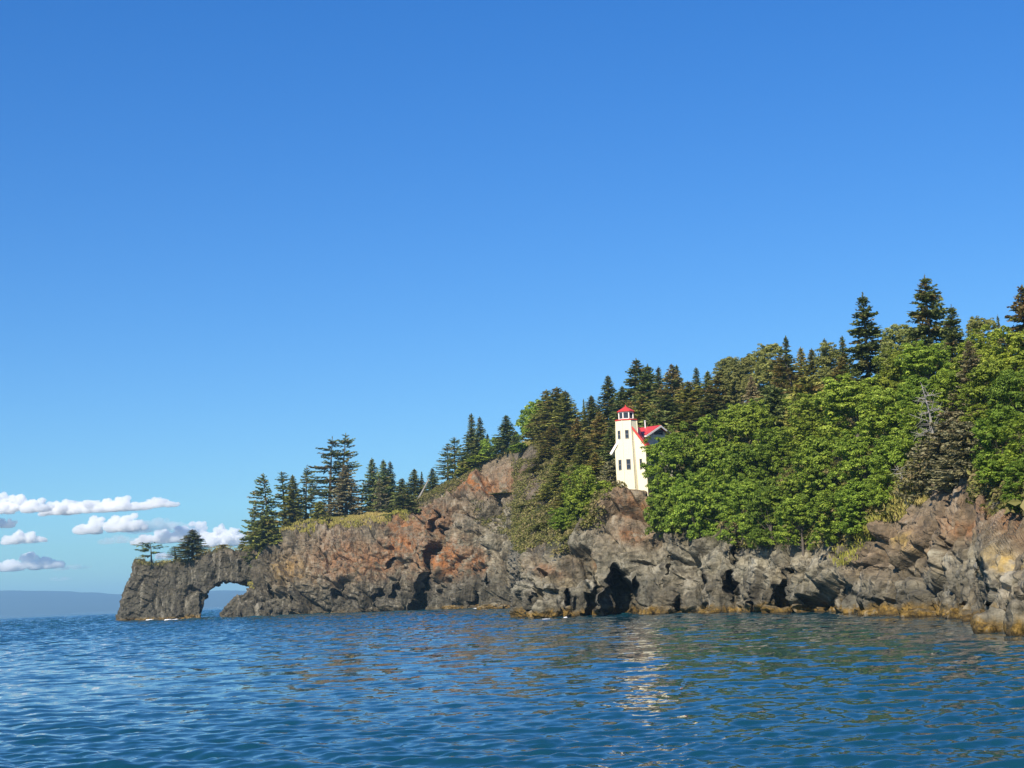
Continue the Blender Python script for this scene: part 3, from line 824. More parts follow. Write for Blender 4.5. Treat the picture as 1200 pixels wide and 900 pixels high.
for a in [
    # name, form, px, top, width, level, material, group, label
    ('spruce_tree', 'sparse3', 299, 592, 26, 5.0, S_, G1, 'short ragged spruce at the left end of the cluster above the arch'),
    ('spruce_tree', 'sparse2', 313, 554, 40, 5.0, S_, G1, 'ragged spruce with upswept left branches, left of the cluster above the arch'),
    ('spruce_tree', 'sparse3', 333, 552, 34, 5.0, S_, G1, 'thin spruce just right of the ragged spruce with upswept branches'),
    ('spruce_tree', 'cone1', 343, 556, 28, 4.9, 'spruce_olive', G1, 'denser olive spruce in the middle of the cluster above the arch'),
    ('spruce_tree', 'sparse2', 357, 547, 32, 5.1, S_, G1, 'open-branched spruce left of the tallest bare-trunked spruce'),
    ('spruce_tree', 'sparse0', 384, 511, 42, 5.0, S_, G1, 'tall gaunt spruce with a bare trunk, standing on the low grassy point'),
    ('spruce_tree', 'sparse1', 398, 507, 34, 5.1, S_, G1, 'tallest spruce of the low point, thin topped, behind the gaunt spruce'),
    ('spruce_tree', 'brown0', 404.5, 544, 38, 4.7, 'spruce_dry', G1, 'dense brownish cone-shaped spruce in front of the tallest pair'),
    ('spruce_tree', 'low0', 312, 603, 42, 4.2, 'spruce_olive', G1, 'low spreading green spruce at the foot of the cluster above the arch'),
    ('spruce_tree', 'low1', 374, 587, 20, 4.5, 'spruce_olive', G1, 'small young spruce at the foot of the gaunt bare-trunked spruce'),
    ('spruce_tree', 'low1', 383, 604, 12, 4.0, 'spruce_olive', G1, 'knee-high spruce on the grassy edge below the brownish cone spruce'),
    ('spruce_tree', 'cone1', 436, 536, 27, 5.0, S_, G2, 'left spruce of the dense dark trio right of the brownish cone spruce'),
    ('spruce_tree', 'cone0', 449, 538, 27, 5.0, S_, G2, 'middle spruce of the dense dark trio on the low point'),
    ('spruce_tree', 'spire1', 457, 540, 22, 5.1, S_, G2, 'right spruce of the dense dark trio on the low point'),
    ('spruce_tree', 'sparse3', 445, 560, 18, 4.7, 'spruce_dry', G2, 'half-dead grey spruce in front of the dense dark trio'),
    ('spruce_tree', 'cone2', 471, 560, 24, 5.0, S_, G2, 'stubby spruce right of the dense dark trio'),
    ('spruce_tree', 'cone0', 485, 549, 28, 5.0, 'spruce_olive', G2, 'olive spruce where the low point meets the rising hill'),
    ('spruce_tree', 'spire0', 494, 552, 9, 5.2, S_, G2, 'needle-thin spruce behind the leaning dead trunk'),
    ('spruce_tree', 'cone1', 506, 548, 18, 5.0, S_, G2, 'small pointed spruce beside the leaning dead trunk'),
    ('spruce_tree', 'low0', 473, 579, 40, 4.2, S_, G2, 'low dark spreading spruce on the cliff edge under the olive spruce'),
    ('spruce_tree', 'sparse3', 523, 519, 24, 5.0, S_, G2, 'shorter left spruce of the dark pair halfway up the skyline'),
    ('spruce_tree', 'sparse2', 532, 512, 32, 5.0, S_, G2, 'taller right spruce of the dark pair halfway up the skyline'),
    ('spruce_tree', 'low1', 544, 535, 22, 4.9, 'spruce_olive', G2, 'young spruce between the dark pair and the twin spires'),
    ('spruce_tree', 'spire0', 552, 484, 28, 5.0, S_, G2, 'left and taller of the twin spire spruces on the skyline'),
    ('spruce_tree', 'spire1', 561.5, 488, 26, 5.0, S_, G2, 'right and shorter of the twin spire spruces on the skyline'),
    ('spruce_tree', 'cone0', 593, 486, 34, 5.0, S_, G2, 'single conical spruce between the twin spires and the round dark clump'),
    ('spruce_tree', 'low1', 604, 505, 14, 5.0, S_, G2, 'short spruce tucked right of the single conical spruce'),
    ('spruce_tree', 'spire0', 571, 508, 14, 5.3, S_, G2, 'slim spruce peeping out behind the twin spires'),
    ('spruce_tree', 'cone2', 640, 456, 46, 5.1, 'spruce_olive', G2, 'broad olive spruce at the left of the round dark clump'),
    ('spruce_tree', 'cone2', 652, 453, 54, 5.1, 'spruce_olive', G2, 'broad dark spruce at the top of the round clump'),
    ('spruce_tree', 'cone1', 662, 457, 40, 5.1, 'spruce_olive', G2, 'pointed spruce at the right of the round clump'),
    ('spruce_tree', 'spire0', 684, 467, 9, 5.2, S_, G2, 'very thin spire in the gap right of the round clump'),
    ('spruce_tree', 'cone1', 693, 463, 32, 5.0, 'spruce_olive', G2, 'olive spruce left of the dark spruce beside the lighthouse lantern'),
    ('spruce_tree', 'cone0', 712, 439, 34, 5.0, S_, G2, 'dark pointed spruce just left of the lighthouse lantern'),
    ('spruce_tree', 'brown0', 676, 489, 32, 4.6, 'spruce_olive', G3, 'brown-tipped spruce below the very thin spire'),
    ('spruce_tree', 'cone1', 664, 505, 34, 4.5, 'spruce_olive', G3, 'olive spruce at the left margin of the wooded slope under the round clump'),
    ('spruce_tree', 'brown1', 702, 482, 38, 4.5, 'spruce_olive', G3, 'broad brown-topped spruce on the slope left of the tower'),
    ('spruce_tree', 'cone2', 684, 512, 38, 4.3, 'spruce_olive', G3, 'mid-slope spruce below the brown-tipped spruce'),
    ('spruce_tree', 'cone0', 715, 500, 32, 4.35, S_, G3, 'dark spruce pressed against the left side of the lighthouse house'),
    ('spruce_tree', 'cone2', 655, 533, 36, 4.2, 'spruce_olive', G3, 'olive spruce at the edge of the bare grey rock face'),
    ('spruce_tree', 'brown0', 697, 530, 40, 4.1, 'spruce_olive', G3, 'low spruce above the bright bush left of the lighthouse'),
    ('spruce_tree', 'layer1', 713, 538, 42, 4.0, 'spruce_dry', G3, 'dry grey-brown spruce under the left eave of the lighthouse house'),
    ('spruce_tree', 'cone1', 662, 563, 34, 4.0, 'spruce_olive', G3, 'olive spruce left of the bright bush on the slope'),
    ('spruce_tree', 'low0', 645, 565, 34, 4.1, 'spruce_olive', G3, 'low spruce on the scrubby ledge right of the grey rock face'),
    ('spruce_tree', 'low0', 620, 590, 34, 3.9, 'spruce_olive', G3, 'low spruce in the middle of the scrubby ledge'),
    ('spruce_tree', 'low1', 588, 598, 34, 3.75, 'spruce_olive', G3, 'low spruce at the left end of the scrubby ledge'),
    ('spruce_tree', 'low1', 636, 612, 34, 3.5, 'spruce_olive', G3, 'low spruce overhanging the dark slit below the scrubby ledge'),
    ('spruce_tree', 'cone2', 640, 520, 34, 4.6, 'spruce_olive', G3, 'olive spruce under the round clump, at the upper edge of the grey face'),
    ('spruce_tree', 'brown0', 648, 497, 34, 4.8, 'spruce_olive', G3, 'brownish spruce directly below the broad dark spruce of the round clump'),
    ('spruce_tree', 'cone1', 629, 545, 28, 4.4, 'spruce_olive', G3, 'small olive spruce leaning over the bare grey rock face'),
    ('spruce_tree', 'cone1', 729, 452, 28, 5.0, S_, G2, 'dark spruce rising directly behind the lantern room'),
    ('spruce_tree', 'big', 745, 419, 46, 5.1, S_, G2, 'tallest dark spruce on the ridge behind the lighthouse'),
    ('spruce_tree', 'big1', 758.5, 426, 42, 5.1, S_, G2, 'second dark spruce, close right of the tallest behind the lighthouse'),
    ('spruce_tree', 'spire1', 771, 429, 26, 5.2, S_, G2, 'slim spruce right of the dark pair behind the lighthouse'),
    ('spruce_tree', 'brown1', 787, 426, 38, 5.0, S_, G2, 'brown-topped spruce on the ridge above the red roof'),
    ('spruce_tree', 'spire0', 793, 427, 22, 5.2, S_, G2, 'thin spire close behind the brown-topped spruce above the red roof'),
    ('spruce_tree', 'cone2', 806, 446, 42, 4.9, 'spruce_olive', G2, 'wide olive spruce right of the brown-topped spruce'),
    ('spruce_tree', 'spire0', 815.5, 430, 24, 5.2, S_, G2, 'lone spire above the wide olive spruce'),
    ('spruce_tree', 'cone1', 829, 434, 28, 5.1, 'spruce_olive', G2, 'olive spruce left of the reddish brown spruce on the ridge'),
    ('spruce_tree', 'brown1', 845, 432, 42, 5.0, S_, G2, 'reddish brown spruce on the ridge, left of the pale poplars'),
    ('spruce_tree', 'cone2', 752, 462, 44, 4.7, 'spruce_olive', G3, 'olive spruce directly above the solar panel'),
    ('spruce_tree', 'brown1', 737, 470, 34, 4.7, 'spruce_olive', G3, 'brownish spruce just right of the lantern room'),
    ('spruce_tree', 'cone2', 781, 462, 46, 4.7, S_, G3, 'dark spruce above the peak of the red roof'),
    ('spruce_tree', 'cone1', 806, 470, 42, 4.6, 'spruce_olive', G3, 'olive spruce where the red roof meets the leafy trees'),
    ('spruce_tree', 'cone2', 832, 462, 44, 4.7, S_, G3, 'dark green spruce under the reddish brown ridge spruce'),
    ('spruce_tree', 'low0', 770, 480, 50, 4.4, S_, G3, 'low spruce close behind the red roof'),
    ('spruce_tree', 'low1', 735, 492, 40, 4.4, S_, G3, 'low spruce between the tower and the red roof'),
    ('poplar_tree', 'alder1', 854, 417, 40, 5.1, 'leaf_pale', G2, 'pale slender poplar, leftmost of the pale row on the ridge'),
    ('poplar_tree', 'alder2', 867, 420, 40, 5.1, 'leaf_pale', G2, 'second pale poplar, right of the leftmost of the pale row'),
    ('poplar_tree', 'alder3', 884, 413, 40, 5.1, 'leaf_pale', G2, 'third pale poplar on the ridge, before the highest of the row'),
    ('poplar_tree', 'alder4', 900, 402, 40, 5.1, 'leaf_pale', G2, 'highest of the pale poplars, left of the thin dark ridge spruce'),
    ('spruce_tree', 'brown0', 880, 440, 24, 4.8, 'spruce_dry', G3, 'rusty spruce below the third pale poplar'),
    ('spruce_tree', 'brown1', 912, 418, 26, 4.9, 'spruce_olive', G2, 'rusty brown spruce right of the highest pale poplar'),
    ('spruce_tree', 'spire0', 920.5, 393, 28, 5.1, S_, G2, 'thin dark ridge spruce right of the pale poplars'),
    ('spruce_tree', 'sparse1', 929, 414, 46, 4.8, 'spruce_olive', G2, 'open olive spruce showing a long bare trunk below the thin dark ridge spruce'),
    ('spruce_tree', 'brown0', 938, 406, 28, 5.1, 'spruce_olive', G2, 'brownish ridge spruce beside the bare-trunked olive spruce'),
    ('spruce_tree', 'cone1', 951, 408, 30, 5.0, 'spruce_olive', G2, 'olive ridge spruce midway between the thin spruce and the tall grey-green spruce'),
    ('spruce_tree', 'spire1', 966, 396, 24, 5.1, S_, G2, 'dark spire left of a pale poplar near the tall grey-green spruce'),
    ('poplar_tree', 'alder0', 974, 400, 40, 5.0, 'leaf_pale', G2, 'pale poplar between two dark spires on the ridge'),
    ('spruce_tree', 'spire0', 986.5, 393, 26, 5.1, S_, G2, 'dark spire just left of the tall grey-green spruce'),
    ('spruce_tree', 'brown1', 986, 417, 38, 4.8, 'spruce_olive', G2, 'brown low spruce at the left foot of the tall grey-green spruce'),
    ('spruce_tree', 'low0', 905, 450, 50, 4.5, S_, G3, 'dark low spruce in a hollow above the leafy trees, under the rusty spruce'),
    ('spruce_tree', 'low0', 945, 440, 54, 4.6, 'spruce_olive', G3, 'olive low spruce above the biggest leafy dome'),
    ('spruce_tree', 'big1', 1010.5, 342, 52, 4.9, S_, G2, 'tall grey-green spruce on the ridge above the biggest leafy dome'),
    ('spruce_tree', 'cone0', 1036, 388, 24, 5.0, S_, G2, 'small dark spruce in the notch right of the tall grey-green spruce'),
    ('poplar_tree', 'alder1', 1053, 378, 40, 5.0, 'leaf_pale', G2, 'pale poplar left of the highest dark spruce'),
    ('spruce_tree', 'big', 1083.5, 321, 64, 4.9, S_, G2, 'highest broad dark spruce, topmost tree on the skyline'),
    ('spruce_tree', 'big1', 1114.5, 356, 40, 4.85, S_, G2, 'dark spruce just right of the highest spruce'),
    ('poplar_tree', 'alder2', 1149, 369, 40, 5.1, 'leaf_pale', G2, 'olive bushy treetop on the skyline left of the right edge'),
    ('spruce_tree', 'spire1', 1169, 368, 14, 5.2, S_, G2, 'thin spruce tip on the skyline near the right edge'),
    ('spruce_tree', 'brown1', 1197, 333, 56, 4.8, S_, G2, 'dark spruce with stepped branches cut by the right edge'),
    ('spruce_tree', 'brown0', 1135, 398, 42, 4.3, 'spruce_dry', G3, 'reddish dying spruce standing among the leafy trees at the right'),
    ('spruce_tree', 'layer0', 1104, 482, 80, 3.25, 'spruce_dry', G3, 'dry layered spruce hanging over the cliff edge, with wide flat boughs'),
    ('spruce_tree', 'layer1', 1140, 492, 70, 3.12, 'spruce_dry', G3, 'right-hand layered spruce on the cliff edge, brown boughs casting shade on the rock'),
    ('spruce_tree', 'layer1', 1084, 514, 56, 3.08, 'spruce_dry', G3, 'lower grey-green layered spruce at the left of the overhanging pair'),
    ('spruce_tree', 'layer0', 1117, 524, 66, 3.02, 'spruce_dry', G3, 'lowest layered spruce, its boughs touching the top of the bare brown cliff'),
]:
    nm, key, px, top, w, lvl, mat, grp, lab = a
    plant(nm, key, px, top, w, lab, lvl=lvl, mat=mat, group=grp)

G4L = 'leaf'
for i, a in enumerate([
    (680, 543, 48, 3.15, 'leaf_bright', 'bright green bush on the slope left of the lighthouse'),
    (706, 563, 42, 3.3, 'leaf_bright', 'bright green bush at the foot of the lighthouse knoll, right of the brightest one'),
    (664, 590, 40, 3.3, 'leaf', 'dull green bush below the bright bush on the slope'),
    (626, 468, 50, 5.0, 'leaf', 'rounded dark leafy tree at the left of the round clump on the skyline'),
    (577, 512, 26, 4.9, 'leaf', 'small leafy bush on the skyline between twin spires and conical spruce'),
    (548, 549, 34, 4.8, 'leaf_bright', 'light green bush below the twin spire spruces'),
    (566, 533, 34, 4.85, 'leaf_bright', 'light green bush above the orange rock streak'),
    (612, 518, 40, 4.8, 'leaf', 'low leafy bush under the rounded dark tree on the skyline'),
    (775, 509, 48, 3.1, 'leaf', 'leafy alder touching the right wall of the lighthouse house'),
    (801, 492, 64, 3.6, 'leaf', 'leafy alder below the peak of the red roof'),
    (836, 486, 64, 3.85, 'leaf', 'leafy alder on the upper rim of the left dome, under the dark green spruce'),
    (872, 468, 62, 4.1, 'leaf_bright', 'lighter alder at the top of the left leafy dome'),
    (907, 500, 50, 4.0, 'leaf', 'alder in the saddle between the two leafy domes'),
    (782, 572, 54, 2.9, 'leaf', 'lowest alder beside the lighthouse rock, hanging over the grey cliff'),
    (812, 550, 62, 2.95, 'leaf', 'alder on the cliff edge above the pale grey rock, left of the dark cleft'),
    (842, 536, 60, 3.2, 'leaf', 'alder in the middle of the left leafy dome'),
    (868, 560, 58, 2.98, 'leaf', 'alder on the cliff edge over the narrow dark cleft'),
    (880, 520, 60, 3.5, 'leaf', 'alder on the right shoulder of the left leafy dome'),
    (902, 568, 54, 2.98, 'leaf', 'alder on the cliff edge right of the narrow dark cleft'),
    (917, 548, 46, 3.3, 'leaf', 'shaded alder in the dip where the two leafy domes meet'),
    (952, 458, 72, 4.15, 'leaf_bright', 'alder on the upper left rim of the biggest leafy dome'),
    (1000, 437, 84, 4.2, 'leaf_bright', 'alder crowning the biggest leafy dome'),
    (1046, 447, 76, 4.1, 'leaf_bright', 'alder on the upper right rim of the biggest leafy dome'),
    (962, 510, 70, 3.5, 'leaf', 'alder in the left half of the biggest leafy dome'),
    (1010, 500, 76, 3.55, 'leaf', 'alder in the centre of the biggest leafy dome'),
    (1052, 498, 66, 3.45, 'leaf', 'alder in the right half of the biggest leafy dome, beside the grey snag'),
    (936, 578, 56, 2.98, 'leaf', 'low alder spilling over the cliff edge below the dip of the domes'),
    (972, 572, 62, 2.98, 'leaf', 'low alder spilling over the whitish rock buttress'),
    (1008, 562, 58, 3.0, 'leaf', 'low alder left of the grassy strip'),
    (1040, 548, 50, 3.1, 'leaf', 'low alder at the upper end of the grassy strip'),
    (1052, 404, 54, 4.6, 'leaf_bright', 'alder left of the foot of the highest dark spruce'),
    (1084, 398, 64, 4.5, 'leaf', 'alder directly under the highest dark spruce'),
    (1112, 432, 48, 4.2, 'leaf', 'alder left of the reddish dying spruce'),
    (1080, 440, 56, 4.15, 'leaf', 'alder above the grey snag'),
    (1152, 378, 66, 4.75, 'leaf_bright', 'light green alder on the right skyline'),
    (1186, 382, 66, 4.7, 'leaf_bright', 'light green alder under the stepped spruce at the right edge'),
    (1156, 424, 60, 4.25, 'leaf_bright', 'alder right of the reddish dying spruce'),
    (1192, 430, 66, 4.25, 'leaf', 'alder at the right edge, halfway down the slope'),
    (1170, 476, 60, 3.75, 'leaf', 'alder above the shaded hollow at the right'),
    (1200, 484, 60, 3.75, 'leaf', 'alder at the right edge above the lowest one'),
    (1198, 530, 46, 3.35, 'leaf', 'lowest alder at the right edge, over the brown cliff'),
    (1078, 470, 54, 3.7, 'leaf', 'alder half hidden behind the layered spruces'),
]):
    px, top, w, lvl, mat, lab = a
    small = 'bush' in lab
    key = ('shrub%d' % (i % 2)) if small and i > 2 else ('alder%d' % (i % 5))
    plant('leafy_bush' if small else 'alder_tree', key, px, top, w, lab, lvl=lvl, mat=mat, cat='bush' if small else 'tree', group='leafy bushes on the slope' if small else G4)


# ------------------------------------------------------------------ dead trees
def snag(px, py_top, lvl, label, lean=(0.2, 0), nb=26, seed=3, spread=1.6, name='dead_tree'):
    g = np.random.default_rng(seed)
    b = ground_d(px, lvl); top = at(px, py_top, b[1]); h = top[2] - b[2]
    o = empty(name, tuple(b)); tag(o, label, 'dead tree')
    t = MB(); pr = lambda f: Vector((lean[0] * h * f * f, 0, h * f))
    for i in range(6): t.tube(pr(i / 6) if i else (0, 0, -.6), pr((i + 1) / 6), 0.16 * (1 - i / 6.6), 0.16 * (1 - (i + 1) / 6.6), 7)
    t.build('trunk', MAT['dead'], o)
    br = MB()
    for i in range(nb):
        f = g.uniform(0.25, 0.98); a = g.uniform(0, 6.28); L = spread * (1.25 - f) * g.uniform(.6, 1.3)
        p = pr(f); q = p + Vector((math.cos(a) * L, math.sin(a) * L, g.uniform(-.25, .45) * L)); br.tube(p, q, 0.045, 0.012, 5)
        for _ in range(4):
            s = g.uniform(.35, 1); m = p.lerp(q, s); e = m + Vector(tuple(g.normal(size=3) * 0.35 * spread / 1.6)) + Vector((math.cos(a), math.sin(a), 0)) * .3; br.tube(m, e, 0.022, 0.008, 4)
    br.build('branches', MAT['dead'], o)
    return o


snag(1098, 449, 3.55, 'silver grey leafless snag beside the layered spruces', (-0.12, 0), 34, 3, 1.5)
snag(1060, 545, 3.05, 'short bleached dead stem at the cliff edge under the layered spruces', (-0.2, 0), 8, 5, 0.8)
_b = ground_d(487, 4.6)
o = empty('fallen_tree', tuple(_b)); tag(o, 'bleached dead trunk leaning up to the right on the cliff edge of the low point', 'dead tree')
t = MB(); _e = at(503, 561, _b[1]) - _b
t.tube((0, 0, -0.3), tuple(_e), 0.30, 0.12, 8); t.build('trunk', MAT['dead'], o)
t = MB()
for i, f in enumerate((0.45, 0.6, 0.75, 0.85, 0.95)):
    p = Vector(tuple(_e * f)); t.tube(p, p + Vector((random.uniform(-1, .6), random.uniform(-.6, .6), 1.1 - 0.1 * i)), 0.06, 0.02, 5)
t.build('branches', MAT['dead'], o)


# ------------------------------------------------------------------ ground cover: grass and scrub (nobody could count it)
def surf_points(mask, n, g):
    ii, jj = np.nonzero(mask)
    k = g.integers(0, len(ii), n)
    i = np.clip(ii[k], 0, HG.shape[0] - 2); j = np.clip(jj[k], 0, HG.shape[1] - 2)
    a, b = g.random((n, 1)), g.random((n, 1))
    return (HG[i, j] * (1 - a) + HG[i + 1, j] * a) * (1 - b) + (HG[i, j + 1] * (1 - a) + HG[i + 1, j + 1] * a) * b


def build_grass():
    g = np.random.default_rng(9)
    m1 = (HPX > 296) & (HPX < 478) & (HTT > 3.75) & (HTT < 5.3)
    m2 = (HPX > 1012) & (HPX < 1078) & (HTT > 2.93) & (HTT < 3.3)
    m3 = (HPX > 540) & (HPX < 640) & (HTT > 4.86) & (HTT < 5.15)
    m4 = (HPX > 985) & (HPX < 1015) & (HTT > 2.5) & (HTT < 2.95)
    pts = [surf_points(m1, 9000, g), surf_points(m2, 2600, g), surf_points(m3, 1500, g), surf_points(m4, 260, g)]
    big = np.concatenate([np.full(9000, 1.0), np.full(2600, 0.55), np.full(1500, 0.8), np.full(260, 0.5)])
    for off in (3, 5, 7, 9):
        xs = np.linspace(163, 345, 170)
        p = np.array([arch_top(x, off) for x in xs]); pts.append(p + g.normal(size=p.shape) * [0.25, .8, 0.05]); big = np.concatenate([big, np.full(170, 0.6)])
    Pp = np.concatenate(pts)
    Pp = np.repeat(Pp, 3, 0) + g.normal(size=(len(Pp) * 3, 3)) * [0.25, .25, 0.02]; big = np.repeat(big, 3)
    n = len(Pp)
    A = np.stack([g.normal(size=n) * .30, g.normal(size=n) * .30, np.ones(n)], 1) * (0.30 * big * g.uniform(.6, 1.4, n))[:, None]
    B = np.stack([g.normal(size=n), g.normal(size=n), np.zeros(n)], 1); B /= np.linalg.norm(B, axis=1, keepdims=True); B *= (0.09 * big)[:, None]
    dry = np.clip(fbm(Pp * 0.12, 3, 8) * 0.9 + 0.45 + g.normal(size=n) * .15, 0, 1)
    me = quads_mesh('grass', Pp + A * 0.8, A, B, np.clip(g.normal(size=n) * .2 + .5, 0, 1), dry)
    tag(link('grass', me, MAT['grass']), 'yellow green grass fringing the cliff tops', None, None, 'stuff')


build_grass()


def build_scrub():
    g = np.random.default_rng(10)
    ms = [((HSOIL > 0.5) & (HPX > 640) & (HPX < 1290) & (HTT < 5.9), 5200), ((HPX > 556) & (HPX < 705) & (HPY > 588) & (HPY < 650) & (HTT > 2.9) & (HTT < 4.1), 850),
          ((HPX > 480) & (HPX < 560) & (HTT > 4.2) & (HTT < 5.2), 420), ((HPX > 632) & (HPX < 690) & (HTT > 4.0) & (HTT < 5.2), 700), ((HPX > 690) & (HPX < 730) & (HTT > 2.8) & (HTT < 3.3), 120), ((HPX > 603) & (HPX < 642) & (HPY < 640) & (HTT > 2.95) & (HTT < 4.6), 750)]
    pc = np.concatenate([surf_points(m, n, g) for m, n in ms])
    wild = fbm(pc * 0.16, 3, 4) > -0.22
    inside = (np.abs(proj(pc)[0] - 745) < 36) & (pc[:, 1] > 172) & (pc[:, 1] < 193)
    pc = pc[wild & ~inside]
    rad = g.uniform(0.35, 0.95, len(pc))
    off = surf_points((HSOIL > 0.4) & (HPX > 1225) & (HTT < 5.8), 4200, g)      # thicket past the right edge of the picture
    pc = np.concatenate([pc, off]); rad = np.concatenate([rad, g.uniform(0.8, 2.0, len(off))])
    k = 30; n = len(pc) * k
    r = np.repeat(rad, k)
    m = g.normal(size=(n, 3)); m /= np.linalg.norm(m, axis=1, keepdims=True); m[:, 2] = np.abs(m[:, 2])
    C = np.repeat(pc, k, 0) + m * r[:, None] * [1.2, 1.2, 0.95]
    Nm = m * .7 + [0, 0, .5] + g.normal(size=(n, 3)) * .5; Nm /= np.linalg.norm(Nm, axis=1, keepdims=True)
    A = np.cross(Nm, g.normal(size=(n, 3))); A /= np.linalg.norm(A, axis=1, keepdims=True); B = np.cross(Nm, A)
    s = 0.17 * g.uniform(.6, 1.4, (n, 1)) * np.clip(r[:, None], 1.0, 1.7)
    br = np.repeat(np.clip(g.normal(size=len(pc)) * .4 + .2, 0, 1), k)
    rn = np.clip(np.repeat(g.uniform(.2, .75, len(pc)), k) + g.normal(size=n) * .15, 0, 1)
    me = quads_mesh('undergrowth', C, A * s, B * s * .55, rn, br)
    tag(link('undergrowth', me, MAT['scrub']), 'olive scrub and undergrowth covering the slopes', None, None, 'stuff')


build_scrub()


# ------------------------------------------------------------------ lighthouse with its keeper's house
MAT['cream'] = None
def boards_mat(name, col, col2):
    m, nt, out = new_mat(name); k = N(nt)
    tc = k.node('ShaderNodeTexCoord').outputs['Object']
    n = k.noise(tc, 1.3, 5, 0.6)
    w = k.node('ShaderNodeTexWave'); w.wave_type = 'BANDS'; w.bands_direction = 'X'; w.inputs['Scale'].default_value = 1.6
    nt.links.new(k.mapping(tc, (1, 1, 0)), w.inputs['Vector'])
    c = k.mix(n, col, col2)
    gr = k.ramp(w.outputs['Fac'], [(0.0, 0.0), (0.06, 1.0)])
    b = k.bsdf(c, 0.55, gr, 0.5, 0.012); nt.links.new(b.outputs[0], out.inputs[0]); return m


MAT['cream'] = boards_mat('cream_painted_boards', (0.79, 0.71, 0.50), (0.84, 0.77, 0.56))
MAT['white'] = simple_mat('white_trim', (0.80, 0.77, 0.72), 0.5, 0.06)
MAT['red'] = simple_mat('red_metal_roof', (0.56, 0.050, 0.042), 0.45, 0.14, 3.0, 0.0, 0.1)
MAT['glass'] = simple_mat('window_glass', (0.035, 0.045, 0.06), 0.05, 0.1)
MAT['frame'] = simple_mat('window_frame', (0.30, 0.27, 0.24), 0.6, 0.1)
MAT['panel'] = simple_mat('solar_panel', (0.012, 0.022, 0.06), 0.12, 0.2)
MAT['metal'] = simple_mat('flue_metal', (0.72, 0.72, 0.72), 0.35, 0.05)
MAT['stone'] = simple_mat('stone_footing', (0.20, 0.18, 0.16), 0.9, 0.3, 3.0)


